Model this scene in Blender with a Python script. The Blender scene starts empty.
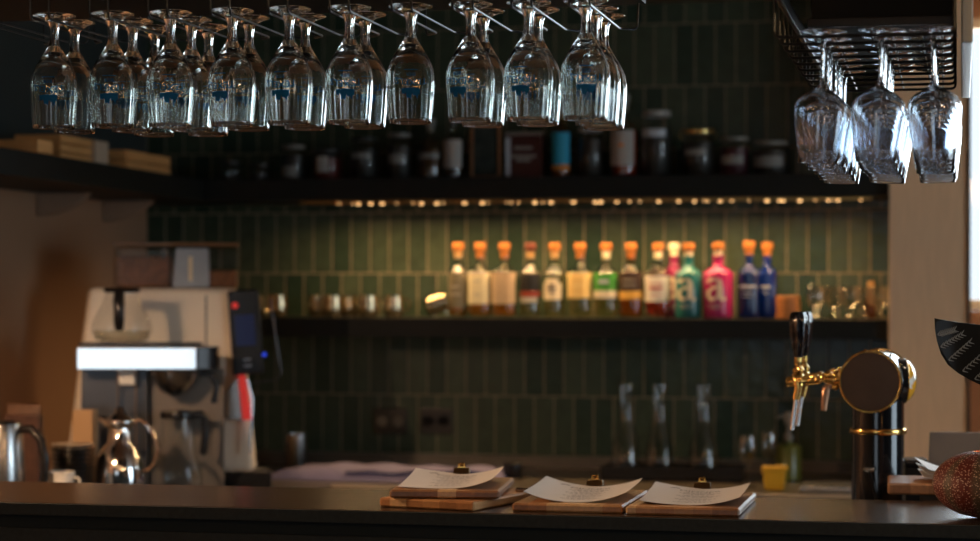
import bpy, bmesh, math, random
from mathutils import Matrix, Vector
random.seed(7)
PI = math.pi
C = bpy.context.scene.collection
F = 2150.0; TH = math.atan(.218); c_, s_ = math.cos(TH), math.sin(TH); H = 1.5

# ---------- camera geometry helpers (world: x along the bar, y away, z up) ----------
def tY(px, Y): return Y / (c_ + (px-490)/F*s_)
def P(px, py, Y):
    u = (px-490)/F; t = Y/(c_+u*s_)
    return Vector((t*(-s_+u*c_), Y, H+(300-py)/F*t))
def X(px, Y): return P(px, 0, Y).x
def YatX(px, x):
    u = (px-490)/F; return x/(-s_+u*c_)*(c_+u*s_)
def Zp(px, py, Y): return P(px, py, Y).z

# ---------- materials ----------
MATS = {}
def new_mat(name):
    m = bpy.data.materials.new(name); m.use_nodes = True
    nt = m.node_tree; b = nt.nodes['Principled BSDF']
    return m, nt, b
def mat(name, col, rough=.5, metal=0., noise=0., nscale=30., bump=0., spec=.5, coat=0., trans=0., ior=1.45, emit=None, estr=0., stretch=None):
    if name in MATS: return MATS[name]
    m, nt, b = new_mat(name)
    b.inputs['Base Color'].default_value = (*col, 1)
    b.inputs['Roughness'].default_value = rough
    b.inputs['Metallic'].default_value = metal
    b.inputs['Specular IOR Level'].default_value = spec
    b.inputs['Coat Weight'].default_value = coat
    b.inputs['Transmission Weight'].default_value = trans
    b.inputs['IOR'].default_value = ior
    if emit:
        b.inputs['Emission Color'].default_value = (*emit, 1); b.inputs['Emission Strength'].default_value = estr
    tc = nt.nodes.new('ShaderNodeTexCoord'); mp = nt.nodes.new('ShaderNodeMapping')
    nt.links.new(tc.outputs['Object'], mp.inputs['Vector'])
    if stretch: mp.inputs['Scale'].default_value = stretch
    nz = nt.nodes.new('ShaderNodeTexNoise'); nz.inputs['Scale'].default_value = nscale; nz.inputs['Detail'].default_value = 5
    nt.links.new(mp.outputs['Vector'], nz.inputs['Vector'])
    if noise:
        mx = nt.nodes.new('ShaderNodeMix'); mx.data_type = 'RGBA'
        mx.inputs[6].default_value = (*[v*(1-noise) for v in col], 1); mx.inputs[7].default_value = (*[min(1, v*(1+noise)) for v in col], 1)
        nt.links.new(nz.outputs['Fac'], mx.inputs[0]); nt.links.new(mx.outputs[2], b.inputs['Base Color'])
    if bump:
        bp = nt.nodes.new('ShaderNodeBump'); bp.inputs['Strength'].default_value = bump; bp.inputs['Distance'].default_value = .002
        nt.links.new(nz.outputs['Fac'], bp.inputs['Height']); nt.links.new(bp.outputs['Normal'], b.inputs['Normal'])
    MATS[name] = m; return m

def thin_glass(name, tint, refl=.06, rough=.03):
    """single-sheet glass: tinted see-through surface with a fresnel gloss"""
    if name in MATS: return MATS[name]
    m, nt, b = new_mat(name); nt.nodes.remove(b)
    out = nt.nodes['Material Output']
    tr = nt.nodes.new('ShaderNodeBsdfTransparent'); tr.inputs['Color'].default_value = (*tint, 1)
    gl = nt.nodes.new('ShaderNodeBsdfGlossy'); gl.inputs['Roughness'].default_value = rough
    lw = nt.nodes.new('ShaderNodeLayerWeight'); lw.inputs['Blend'].default_value = .18
    mr = nt.nodes.new('ShaderNodeMapRange'); mr.inputs['To Min'].default_value = refl; mr.inputs['To Max'].default_value = .55
    mx = nt.nodes.new('ShaderNodeMixShader')
    nt.links.new(lw.outputs['Facing'], mr.inputs['Value']); nt.links.new(mr.outputs['Result'], mx.inputs[0])
    nt.links.new(tr.outputs[0], mx.inputs[1]); nt.links.new(gl.outputs[0], mx.inputs[2]); nt.links.new(mx.outputs[0], out.inputs['Surface'])
    MATS[name] = m; return m

def real_glass(name, col=(1,1,1), rough=0., ior=1.5):
    if name in MATS: return MATS[name]
    m, nt, b = new_mat(name); nt.nodes.remove(b)
    g = nt.nodes.new('ShaderNodeBsdfGlass'); g.inputs['Color'].default_value = (*col, 1)
    g.inputs['Roughness'].default_value = rough; g.inputs['IOR'].default_value = ior
    nt.links.new(g.outputs[0], nt.nodes['Material Output'].inputs['Surface'])
    MATS[name] = m; return m

def stave_mat(name, cols, width, axis=0, rough=.4, fine=60):
    """laminated wood: staves of different tones side by side, grain along them"""
    m, nt, b = new_mat(name)
    tc = nt.nodes.new('ShaderNodeTexCoord'); sp = nt.nodes.new('ShaderNodeSeparateXYZ'); nt.links.new(tc.outputs['Object'], sp.inputs[0])
    mu = nt.nodes.new('ShaderNodeMath'); mu.operation = 'DIVIDE'; mu.inputs[1].default_value = width; nt.links.new(sp.outputs[axis], mu.inputs[0])
    oi = nt.nodes.new('ShaderNodeObjectInfo'); m7 = nt.nodes.new('ShaderNodeMath'); m7.operation = 'MULTIPLY'; m7.inputs[1].default_value = 37.; nt.links.new(oi.outputs['Random'], m7.inputs[0])
    ad = nt.nodes.new('ShaderNodeMath'); ad.operation = 'ADD'; nt.links.new(mu.outputs[0], ad.inputs[0]); nt.links.new(m7.outputs[0], ad.inputs[1])
    fl = nt.nodes.new('ShaderNodeMath'); fl.operation = 'FLOOR'; nt.links.new(ad.outputs[0], fl.inputs[0])
    wn = nt.nodes.new('ShaderNodeTexWhiteNoise'); wn.noise_dimensions = '1D'; nt.links.new(fl.outputs[0], wn.inputs['W'])
    cr = nt.nodes.new('ShaderNodeValToRGB'); cr.color_ramp.interpolation = 'CONSTANT'
    for i, cc in enumerate(cols):
        e = cr.color_ramp.elements[i] if i < 2 else cr.color_ramp.elements.new(i/len(cols))
        e.position = i/len(cols); e.color = (*cc, 1)
    nt.links.new(wn.outputs['Value'], cr.inputs[0])
    mp = nt.nodes.new('ShaderNodeMapping'); sc = [fine*2, fine*.15, fine*2] if axis == 0 else [fine*.15, fine*2, fine*2]
    mp.inputs['Scale'].default_value = sc; nt.links.new(tc.outputs['Object'], mp.inputs[0])
    nz = nt.nodes.new('ShaderNodeTexNoise'); nz.inputs['Scale'].default_value = 1.; nz.inputs['Detail'].default_value = 4; nt.links.new(mp.outputs[0], nz.inputs[0])
    mr = nt.nodes.new('ShaderNodeMapRange'); mr.inputs['To Min'].default_value = .65; mr.inputs['To Max'].default_value = 1.3; nt.links.new(nz.outputs['Fac'], mr.inputs['Value'])
    mx = nt.nodes.new('ShaderNodeMix'); mx.data_type = 'RGBA'; mx.blend_type = 'MULTIPLY'; mx.inputs[0].default_value = 1
    nt.links.new(cr.outputs[0], mx.inputs[6]); nt.links.new(mr.outputs[0], mx.inputs[7]); nt.links.new(mx.outputs[2], b.inputs['Base Color'])
    b.inputs['Roughness'].default_value = rough
    MATS[name] = m; return m

# ---------- mesh builder ----------
class MB:
    def __init__(s): s.bm = bmesh.new(); s.wn = False
    def _x(s, vs, M):
        if M is not None: bmesh.ops.transform(s.bm, matrix=M, verts=vs)
    def box(s, x0, x1, y0, y1, z0, z1, bev=0., M=None, seg=2, top=None):
        """top=(x0,x1,y0,y1) gives a tapered top"""
        t = top or (x0, x1, y0, y1)
        co = [(x0,y0,z0),(x1,y0,z0),(x1,y1,z0),(x0,y1,z0),(t[0],t[2],z1),(t[1],t[2],z1),(t[1],t[3],z1),(t[0],t[3],z1)]
        v = [s.bm.verts.new(p) for p in co]
        fs = [s.bm.faces.new([v[i] for i in f]) for f in ((3,2,1,0),(4,5,6,7),(0,1,5,4),(1,2,6,5),(2,3,7,6),(3,0,4,7))]
        allv = set(v)
        if bev > 0:
            s.wn = True
            es = list({e for f in fs for e in f.edges})
            r = bmesh.ops.bevel(s.bm, geom=es, offset=bev, segments=seg, affect='EDGES', profile=.5)
            allv = {x for x in v if x.is_valid} | set(r['verts'])
        s._x(list(allv), M); return s
    def lathe(s, prof, seg=32, M=None, close=False, mod=None):
        rings = []; new = []
        for (r, z) in prof:
            if r < 1e-6:
                v = s.bm.verts.new((0,0,z)); rings.append([v]); new.append(v)
            else:
                rg = []
                for i in range(seg):
                    a = 2*PI*i/seg; rr = r*(mod(a, r, z, len(rings)) if mod else 1)
                    v = s.bm.verts.new((rr*math.cos(a), rr*math.sin(a), z)); rg.append(v)
                rings.append(rg); new += rg
        for a, b in zip(rings[:-1], rings[1:]):
            for i in range(seg):
                j = (i+1) % seg
                if len(a) == 1 and len(b) == 1: continue
                if len(a) == 1: s.bm.faces.new((a[0], b[j], b[i]))
                elif len(b) == 1: s.bm.faces.new((a[i], a[j], b[0]))
                else: s.bm.faces.new((a[i], a[j], b[j], b[i]))
        s._x(new, M); return s
    def tube(s, pts, r, seg=10, caps=True, radii=None):
        pts = [Vector(p) for p in pts]; rings = []; up = None
        for i, p in enumerate(pts):
            d = (pts[min(i+1, len(pts)-1)]-pts[max(i-1, 0)]).normalized()
            if up is None:
                up = Vector((0,0,1)) if abs(d.z) < .9 else Vector((1,0,0))
            n = (up-d*up.dot(d))
            if n.length < 1e-4: n = Vector((0,1,0))-d*d.y
            n.normalize(); up = n; b = d.cross(n)
            rr = radii[i] if radii else r
            rings.append([s.bm.verts.new(p+n*rr*math.cos(2*PI*k/seg)+b*rr*math.sin(2*PI*k/seg)) for k in range(seg)])
        for a, b in zip(rings[:-1], rings[1:]):
            for k in range(seg):
                j = (k+1) % seg; s.bm.faces.new((a[k], a[j], b[j], b[k]))
        if caps: s.bm.faces.new(rings[0][::-1]); s.bm.faces.new(rings[-1])
        return s
    def ell(s, c, rx, ry, rz, M=None, u=20, v=12):
        r = bmesh.ops.create_uvsphere(s.bm, u_segments=u, v_segments=v, radius=1, matrix=Matrix.Translation(c) @ Matrix.Diagonal((rx,ry,rz,1)))
        s._x(r['verts'], M); return s
    def prism(s, poly, y0, y1, M=None, bev=0.):
        """poly in x,z extruded along y"""
        a = [s.bm.verts.new((x, y0, z)) for x, z in poly]; b = [s.bm.verts.new((x, y1, z)) for x, z in poly]; n = len(poly)
        fs = [s.bm.faces.new(a), s.bm.faces.new(b[::-1])]
        for i in range(n): fs.append(s.bm.faces.new((a[(i+1) % n], a[i], b[i], b[(i+1) % n])))
        allv = set(a+b)
        if bev:
            es = list({e for f in fs[:2] for e in f.edges})
            r = bmesh.ops.bevel(s.bm, geom=es, offset=bev, segments=2, affect='EDGES'); allv = {x for x in allv if x.is_valid} | set(r['verts'])
        s._x(list(allv), M); return s
    def grid(s, fn, nu, nv, thick=0.):
        """sheet z=fn(u,v)->(x,y,z), u,v in 0..1; given a real thickness"""
        def mk(off):
            return [[s.bm.verts.new(Vector(fn(i/nu, j/nv))+Vector((0,0,off))) for j in range(nv+1)] for i in range(nu+1)]
        T = mk(0)
        for i in range(nu):
            for j in range(nv): s.bm.faces.new((T[i][j], T[i+1][j], T[i+1][j+1], T[i][j+1]))
        if thick:
            B = mk(-thick)
            for i in range(nu):
                for j in range(nv): s.bm.faces.new((B[i][j+1], B[i+1][j+1], B[i+1][j], B[i][j]))
            for i in range(nu):
                s.bm.faces.new((B[i][0], B[i+1][0], T[i+1][0], T[i][0])); s.bm.faces.new((T[i][nv], T[i+1][nv], B[i+1][nv], B[i][nv]))
            for j in range(nv):
                s.bm.faces.new((T[0][j], T[0][j+1], B[0][j+1], B[0][j])); s.bm.faces.new((B[nu][j], B[nu][j+1], T[nu][j+1], T[nu][j]))
        return s
    def build(s, name, m, parent=None, loc=None, ang=35, fix=True):
        if fix: bmesh.ops.recalc_face_normals(s.bm, faces=s.bm.faces)
        me = bpy.data.meshes.new(name); s.bm.to_mesh(me); s.bm.free()
        for p in me.polygons: p.use_smooth = True
        me.set_sharp_from_angle(angle=math.radians(ang))
        if isinstance(m, str): m = MATS[m]
        me.materials.append(m)
        o = bpy.data.objects.new(name, me); C.objects.link(o)
        if s.wn:
            w = o.modifiers.new('weighted_normal', 'WEIGHTED_NORMAL'); w.keep_sharp = True; w.weight = 100
        if parent: o.parent = parent
        if loc is not None: o.location = loc
        return o

def tag(o, label, cat, group=None):
    o['label'] = label; o['category'] = cat
    if group: o['group'] = group
    return o
def thing(name, label, cat, loc=(0,0,0), rz=0, group=None):
    o = bpy.data.objects.new(name, None); C.objects.link(o); o.empty_display_size = .02
    o.location = loc; o.rotation_euler = (0,0,rz); return tag(o, label, cat, group)
def struct(o): o['kind'] = 'structure'; return o
def dup(root, loc, rz, label, group=None, parent=None):
    r = root.copy(); C.objects.link(r); r.location = loc; r.rotation_euler = (0,0,rz) if not isinstance(rz, tuple) else rz
    r['label'] = label
    if group: r['group'] = group
    for ch in list(root.children):
        k = ch.copy(); C.objects.link(k); k.parent = r
        for g in ch.children:
            d = g.copy(); C.objects.link(d); d.parent = k
    return r
def RX(a): return Matrix.Rotation(a, 4, 'X')
def RY(a): return Matrix.Rotation(a, 4, 'Y')
def RZ(a): return Matrix.Rotation(a, 4, 'Z')
def T(*v): return Matrix.Translation(v)

def text_verts(txt, size):
    cu = bpy.data.curves.new('lettering', 'FONT'); cu.body = txt; cu.size = size; cu.align_x = 'CENTER'; cu.align_y = 'CENTER'; cu.resolution_u = 3
    o = bpy.data.objects.new('lettering', cu); C.objects.link(o)
    bpy.context.view_layer.update()
    me = bpy.data.meshes.new_from_object(o.evaluated_get(bpy.context.evaluated_depsgraph_get()))
    bpy.data.objects.remove(o); bpy.data.curves.remove(cu)
    return me
def add_flat(mb, me, fn):
    vs = [mb.bm.verts.new(fn(v.co)) for v in me.vertices]
    for p in me.polygons:
        try: mb.bm.faces.new([vs[i] for i in p.vertices])
        except ValueError: pass

# ---------- shared materials ----------
mat('black_metal', (.012,.013,.014), .38, .6, spec=.5)
mat('rack_steel', (.05,.058,.062), .3, .9)
mat('black_wood', (.005,.006,.006), .6, spec=.2, noise=.3, nscale=14, bump=.2)
mat('shelf_black', (.009,.011,.010), .55, spec=.25, noise=.3, nscale=20)
mat('chrome', (.82,.82,.82), .08, 1.)
mat('steel', (.6,.6,.6), .25, 1., noise=.1, nscale=40, stretch=(1,1,12))
mat('brass', (.83,.52,.16), .16, 1.)
mat('old_brass', (.45,.28,.1), .3, 1.)
mat('cork', (.42,.14,.022), .7, noise=.15, nscale=120)
mat('cork_pale', (.50,.29,.11), .7, noise=.1, nscale=120)
mat('white_plastic', (.8,.78,.72), .35)
mat('cream', (.82,.70,.48), .6)
mat('black_plastic', (.01,.01,.011), .25)
mat('gloss_black', (.006,.006,.008), .08, coat=.6)
mat('paper', (.64,.60,.56), .75, noise=.04, nscale=8)
mat('ink', (.04,.04,.05), .7)
mat('blue_print', (.012,.12,.30), .85, spec=.1)
mat('white_machine', (.86,.76,.62), .4, noise=.02)
mat('grey_panel', (.07,.075,.085), .3, .5)
mat('pale_wood', (.78,.55,.34), .55, noise=.12, nscale=9, stretch=(8,8,1))
mat('crate_wood', (.64,.32,.11), .6, noise=.3, nscale=10, stretch=(1,1,9))
mat('wall_paint', (.33,.19,.11), .8, noise=.05, nscale=4, bump=.1)
mat('dark_paint', (.05,.045,.04), .8, noise=.08, nscale=4)
mat('ceiling_wood', (.20,.10,.045), .6, noise=.3, nscale=8, stretch=(1,8,8))
mat('floor_wood', (.10,.065,.04), .4, noise=.3, nscale=6, stretch=(1,8,1))
stave_mat('board_wood', [(.40,.18,.065),(.26,.115,.042),(.62,.38,.18),(.33,.145,.052),(.47,.23,.085)], .035)
real_glass('beer_glass_glass', (.97,.985,.98))
real_glass('wine_glass_glass', (.97,.985,1.))
thin_glass('clear_thin', (.95,.96,.95), .03)
thin_glass('window_glass', (.97,.98,.98), .03)

# ================= THE SETTING =================
YW = 7.0; XL = -2.74; XR = 3.2; YB = -3.2; ZC = 2.475
def tile_mat():
    m, nt, b = new_mat('green_tiles')
    tc = nt.nodes.new('ShaderNodeTexCoord'); sp = nt.nodes.new('ShaderNodeSeparateXYZ'); nt.links.new(tc.outputs['Object'], sp.inputs[0])
    def add(src, v):
        a = nt.nodes.new('ShaderNodeMath'); a.operation = 'ADD'; a.inputs[1].default_value = v; nt.links.new(src, a.inputs[0]); return a.outputs[0]
    cb = nt.nodes.new('ShaderNodeCombineXYZ')
    nt.links.new(add(sp.outputs[0], 20*.0665-X(437.1, YW)), cb.inputs[0]); nt.links.new(add(sp.outputs[2], 8*.204-1.793+.204), cb.inputs[1])
    br = nt.nodes.new('ShaderNodeTexBrick'); br.offset = .5; br.offset_frequency = 2; br.squash = 1
    br.inputs['Scale'].default_value = 1; br.inputs['Brick Width'].default_value = .0665; br.inputs['Row Height'].default_value = .204
    br.inputs['Mortar Size'].default_value = .0022; br.inputs['Mortar Smooth'].default_value = .1; br.inputs['Bias'].default_value = 0
    br.inputs['Color1'].default_value = (.024,.044,.030,1); br.inputs['Color2'].default_value = (.056,.076,.048,1); br.inputs['Mortar'].default_value = (.21,.175,.12,1)
    nt.links.new(cb.outputs[0], br.inputs['Vector'])
    nz = nt.nodes.new('ShaderNodeTexNoise'); nz.inputs['Scale'].default_value = 26; nz.inputs['Detail'].default_value = 3; nt.links.new(tc.outputs['Object'], nz.inputs[0])
    mr = nt.nodes.new('ShaderNodeMapRange'); mr.inputs['To Min'].default_value = .65; mr.inputs['To Max'].default_value = 1.35; nt.links.new(nz.outputs['Fac'], mr.inputs['Value'])
    mx = nt.nodes.new('ShaderNodeMix'); mx.data_type = 'RGBA'; mx.blend_type = 'MULTIPLY'; mx.inputs[0].default_value = 1
    nt.links.new(br.outputs['Color'], mx.inputs[6]); nt.links.new(mr.outputs[0], mx.inputs[7]); nt.links.new(mx.outputs[2], b.inputs['Base Color'])
    r2 = nt.nodes.new('ShaderNodeMapRange'); r2.inputs['To Min'].default_value = .22; r2.inputs['To Max'].default_value = .85; nt.links.new(br.outputs['Fac'], r2.inputs['Value'])
    nt.links.new(r2.outputs[0], b.inputs['Roughness']); b.inputs['Specular IOR Level'].default_value = .22
    ns = nt.nodes.new('ShaderNodeTexNoise'); ns.inputs['Scale'].default_value = 22; ns.inputs['Detail'].default_value = 1; nt.links.new(tc.outputs['Object'], ns.inputs[0])
    sb = nt.nodes.new('ShaderNodeMath'); sb.operation = 'SUBTRACT'; nt.links.new(ns.outputs['Fac'], sb.inputs[0]); nt.links.new(br.outputs['Fac'], sb.inputs[1])
    bp = nt.nodes.new('ShaderNodeBump'); bp.inputs['Strength'].default_value = .5; bp.inputs['Distance'].default_value = .004
    nt.links.new(sb.outputs[0], bp.inputs['Height']); nt.links.new(bp.outputs[0], b.inputs['Normal'])
    MATS['green_tiles'] = m
tile_mat()
XP0 = X(889, 6.65); XP1 = X(970.5, 6.65)          # the pale wooden pillar
struct(MB().box(XL-.1, XR+.1, YB-.1, YW+.1, -.1, 0).build('floor', 'floor_wood'))
struct(MB().box(XL-.1, XR+.1, YB-.1, YW+.1, ZC, ZC+.1).build('ceiling', 'ceiling_wood'))
struct(MB().box(XL, XP0+.1, YW, YW+.1, 0, ZC).build('wall_back', 'green_tiles'))
struct(MB().box(XL-.1, XL, YB-.1, YW+.1, 0, 1.85).build('wall_left', 'wall_paint'))
mat('wall_dark_green', (.03,.038,.035), .7, noise=.1)
struct(MB().box(XL-.1, XL, YB-.1, YW+.1, 1.85, ZC).build('wall_left_upper', 'wall_dark_green'))
m_ = MB(); FX0, FX1, FZ0, FZ1 = -1.7, .0, .25, 2.1
m_.box(XL, FX0, YB-.1, YB, 0, ZC); m_.box(FX1, XR, YB-.1, YB, 0, ZC); m_.box(FX0, FX1, YB-.1, YB, 0, FZ0); m_.box(FX0, FX1, YB-.1, YB, FZ1, ZC)
struct(m_.build('wall_front', 'dark_paint'))
# the back wall right of the pillar, with a window above a wooden dado
WZ0, WZ1 = 1.47, 2.40
m_ = MB(); m_.box(XP1, XR, YW+.021, YW+.1, 0, WZ0-.001); m_.box(XP1, XR, YW+.021, YW+.1, WZ1+.001, ZC); m_.box(2.3, XR, YW, YW+.1, WZ0, WZ1)
mat('orange_wood', (.45,.18,.07), .6, noise=.4, nscale=5)
struct(m_.build('wall_back_right', 'orange_wood'))
def window(n, x0, x1, y0, y1, z0, z1, ax):
    m_ = MB(); w = .035
    def b(a0, a1, zz0, zz1):
        if ax == 'x': m_.box(a0, a1, y0, y1, zz0, zz1, .003)
        else: m_.box(x0, x1, a0, a1, zz0, zz1, .003)
    lo, hi = (x0, x1) if ax == 'x' else (y0, y1)
    b(lo, lo+w, z0, z1); b(hi-w, hi, z0, z1); b(lo+w, hi-w, z0, z0+w); b(lo+w, hi-w, z1-w, z1)
    k = max(1, round((hi-lo)/1.2))
    for i in range(1, k): q = lo+(hi-lo)*i/k; b(q-w/2, q+w/2, z0+w, z1-w)
    o = struct(m_.build('window_%d' % n, 'pale_wood'))
    g = MB(); 
    if ax == 'x': g.box(lo+w, hi-w, (y0+y1)/2-.003, (y0+y1)/2+.003, z0+w, z1-w)
    else: g.box((x0+x1)/2-.003, (x0+x1)/2+.003, lo+w, hi-w, z0+w, z1-w)
    p = g.build('pane', 'window_glass', o)
    return o
window(1, XP1-.036, 2.3, YW+.02, YW+.08, WZ0, WZ1, 'x')
# right wall with one wide window
m_ = MB(); RY0, RY1, RZ0, RZ1 = 3.0, 4.7, .75, 2.35
m_.box(XR, XR+.1, YB-.1, RY0, 0, ZC); m_.box(XR, XR+.1, RY1, YW+.1, 0, ZC); m_.box(XR, XR+.1, RY0, RY1, 0, RZ0); m_.box(XR, XR+.1, RY0, RY1, RZ1, ZC)
struct(m_.build('wall_right', 'dark_paint'))
window(2, XR+.02, XR+.08, RY0, RY1, RZ0, RZ1, 'y')
window(3, FX0, FX1, YB-.08, YB-.02, FZ0, FZ1, 'x')  # added window behind the camera, for cool reflections in chrome and glass
pl = struct(MB().box(XP0, XP1, 6.65, YW+.02, 0, ZC, .003).build('trim_1', 'pale_wood'))
mat('edge_dark', (.05,.035,.025), .5)
struct(MB().box(XP1-.010, XP1, 6.642, 6.65, 0, ZC).build('trim_2', 'edge_dark'))

# ================= SHELVES =================
SX0, SX1 = XL+.002, XP0-.004
Zlo = 1.4427; Zhi = 1.892
tag(MB().box(X(262,6.8), SX1, 6.68, YW, Zlo-.063, Zlo, .003).build('wall_shelf', 'shelf_black'), 'long black shelf on the green tiles carrying the row of spirit bottles', 'shelf')
tag(MB().box(X(207, 6.7), SX1, 6.68, YW, Zhi-.07, Zhi, .003).build('wall_shelf', 'shelf_black'), 'long black upper shelf above the lit tiles, loaded with jars', 'shelf')
ls = thing('wall_shelf', 'black shelf on the left wall holding wooden crates', 'shelf', (0,0,0))
MB().box(SX0, X(207,6.7)-.002, 4.9, YW, Zhi-.07, Zhi, .003).build('shelf_board', 'shelf_black', ls)
mat('bracket_wood', (.33,.22,.15), .7, noise=.15)
for px in (38, 104):
    yb = YatX(px, XL)
    poly = [(XL+.002, Zhi-.0705), (XL+.17, Zhi-.0705), (XL+.155, Zhi-.085), (XL+.11, Zhi-.115), (XL+.05, Zhi-.135), (XL+.002, Zhi-.14)]
    MB().prism(poly, yb-.02, yb+.02, bev=.002).build('bracket', 'bracket_wood', ls)

# LED strip below the upper shelf
led = thing('led_strip', 'warm light strip of small bulbs fixed under the upper shelf', 'light strip', (0,0,0))
mat('led_glow', (1,.7,.35), .5, emit=(1,.56,.22), estr=3.5)
LY = 6.76
MB().box(X(300,LY), X(872,LY), LY-.012, LY+.012, Zhi-.078, Zhi-.0705, .001).build('channel', 'old_brass', led)
for k in range(44):
    px = 342+(858-342)*k/43+random.uniform(-9, 9)
    d = random.choice((.0025, .003, .005, .0035, .006)); cx = X(px, LY)
    MB().ell((cx, LY, Zhi-.079), d, d, d*.7, u=8, v=6).build('bulb', 'led_glow', led)

# ================= BACK COUNTER =================
ZB = H-.555
mat('stone_top', (.085,.072,.055), .3, noise=.15, nscale=30)
mat('counter_front', (.035,.035,.03), .6)
mat('pale_edge', (.50,.40,.28), .35)
bc = thing('back_counter', 'low stone-topped back counter running under the green tiles', 'counter', (0,0,0))
MB().box(XL+.002, XP0-.003, 6.2, YW-.022, ZB-.03, ZB, .002).build('worktop', 'stone_top', bc)
MB().box(XL+.002, XP0-.003, YW-.02, YW-.0005, ZB, ZB+.04, .002).build('upstand', 'stone_top', bc)
MB().box(XL+.905, XP0-.003, 6.19, 6.1995, ZB-.008, ZB+.001, .002).build('front_edge', 'pale_edge', bc)
MB().box(XL+.002, XP0-.003, 6.23, YW-.022, .0, ZB-.0305).build('cabinet_front', 'counter_front', bc)
lc = thing('side_counter', 'counter along the left wall below the coffee machines', 'counter', (0,0,0))
MB().box(XL+.002, XL+.90, 4.95, 6.188, ZB-.03, ZB, .002).build('worktop', 'stone_top', lc)
MB().box(XL+.002, XL+.87, 4.97, 6.188, 0, ZB-.0305).build('cabinet_front', 'counter_front', lc)
# sockets
def socket(px0, px1, lab):
    x0, x1 = X(px0, YW), X(px1, YW); z0, z1 = Zp(px0, 434, YW), Zp(px0, 408, YW)
    t = thing('wall_socket', lab, 'socket', ((x0+x1)/2, YW, (z0+z1)/2), 0, 'black sockets on the tiled wall')
    w, h = (x1-x0)/2, (z1-z0)/2
    MB().box(-w, w, -.008, 0, -h, h, .003).build('plate', 'black_plastic', t)
    for sx in (-1, 1):
        MB().lathe([(0,-.012),(.019,-.012),(.021,-.0085),(.021,-.008)], 20, T(sx*w*.48, 0, 0) @ RX(PI/2) @ Matrix.Scale(-1, 4, (0,0,1))).build('outlet', 'gloss_black', t)
socket(375, 408, 'left one of two black double sockets on the dark tiles'); socket(421, 453, 'right one of two black double sockets on the dark tiles')

# ================= BAR =================
ZT = H-.392; BY0, BY1 = 3.86, 4.30
mat('bar_top', (.036,.022,.013), .26, noise=.25, nscale=5, stretch=(1,10,10), spec=.6, bump=.06)
mat('bar_front', (.034,.042,.042), .65, spec=.15, noise=.35, nscale=90, bump=.3)
mat('bar_rail', (.016,.024,.027), .6, spec=.15)
bar = thing('bar_counter', 'long dark wooden bar counter across the foreground', 'bar counter', (0,0,0))
MB().box(-2.6, XR-.9, BY0+.002, BY1, ZT-.022, ZT, .0015).build('bar_top', 'bar_top', bar)
MB().box(-2.6, XR-.9, BY0-.004, BY0+.0018, ZT-.024, ZT-.0012, .001).build('edge_band', 'bar_front', bar)
MB().box(-2.58, XR-.92, BY0+.012, BY1-.02, ZT-.050, ZT-.0245).build('rail', 'bar_rail', bar)
MB().box(-2.57, XR-.93, BY0+.008, BY1-.03, 0, ZT-.0505).build('front_panel', 'bar_front', bar)
sc = thing('service_counter', 'lower work counter behind the bar under the beer tower', 'counter', (0,0,0))
MB().box(-1.80, XR-.9, BY1+.012, 5.0, .90, .93, .002).build('worktop', 'steel', sc)
MB().box(-1.80, XR-.9, BY1+.03, 4.97, 0, .8995).build('cabinet_front', 'counter_front', sc)
ZS = .93

# ================= HANGING GLASS RACK =================
YF = 3.62; ZR = 2.0135
slots = [(53.6,2),(112,3),(170,3),(231.6,2),(288.5,2),(348.8,2),(410,1),(470,2),(528,2),(585,3)]
ords = ['first','second','third','fourth','fifth','sixth','seventh','eighth','ninth','tenth']
rk = thing('glass_rack', 'overhead rack of dark wires under a black board holding stemmed beer glasses', 'glass rack', (0,0,0))
xs = [X(p, YF) for p, n in slots]
MB().box(xs[0]-.35, X(645, 3.93), 3.50, 3.935, 2.046, 2.085, .002).build('board', 'black_wood', rk)
for x in (xs[0]-.25, (xs[0]+xs[-1])/2, xs[-1]): MB().tube([(x, 3.72, 2.084), (x, 3.72, ZC)], .008).build('hanging_rod', 'black_metal', rk)
zw = ZR-.0172
def bend(pts, r=.012, n=4):
    out = [Vector(pts[0])]
    for a, b, c in zip(pts[:-2], pts[1:-1], pts[2:]):
        a, b, c = Vector(a), Vector(b), Vector(c); p = b+(a-b).normalized()*r; q = b+(c-b).normalized()*r
        for k in range(n+1):
            t = k/n; out.append((1-t)**2*p+2*t*(1-t)*b+t*t*q)
    out.append(Vector(pts[-1])); return out
wx = [xs[0]-.105]+xs
for x in wx:
    for sd in (-1, 1):
        a = x+sd*.0175
        MB().tube(bend([(a, 3.556, 2.048), (a, 3.556, zw), (a, 3.886, zw), (a+sd*.028, 3.915, zw), (a+sd*.030, 3.915, 2.048)]), .0021, 8).build('wire', 'rack_steel', rk)

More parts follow.
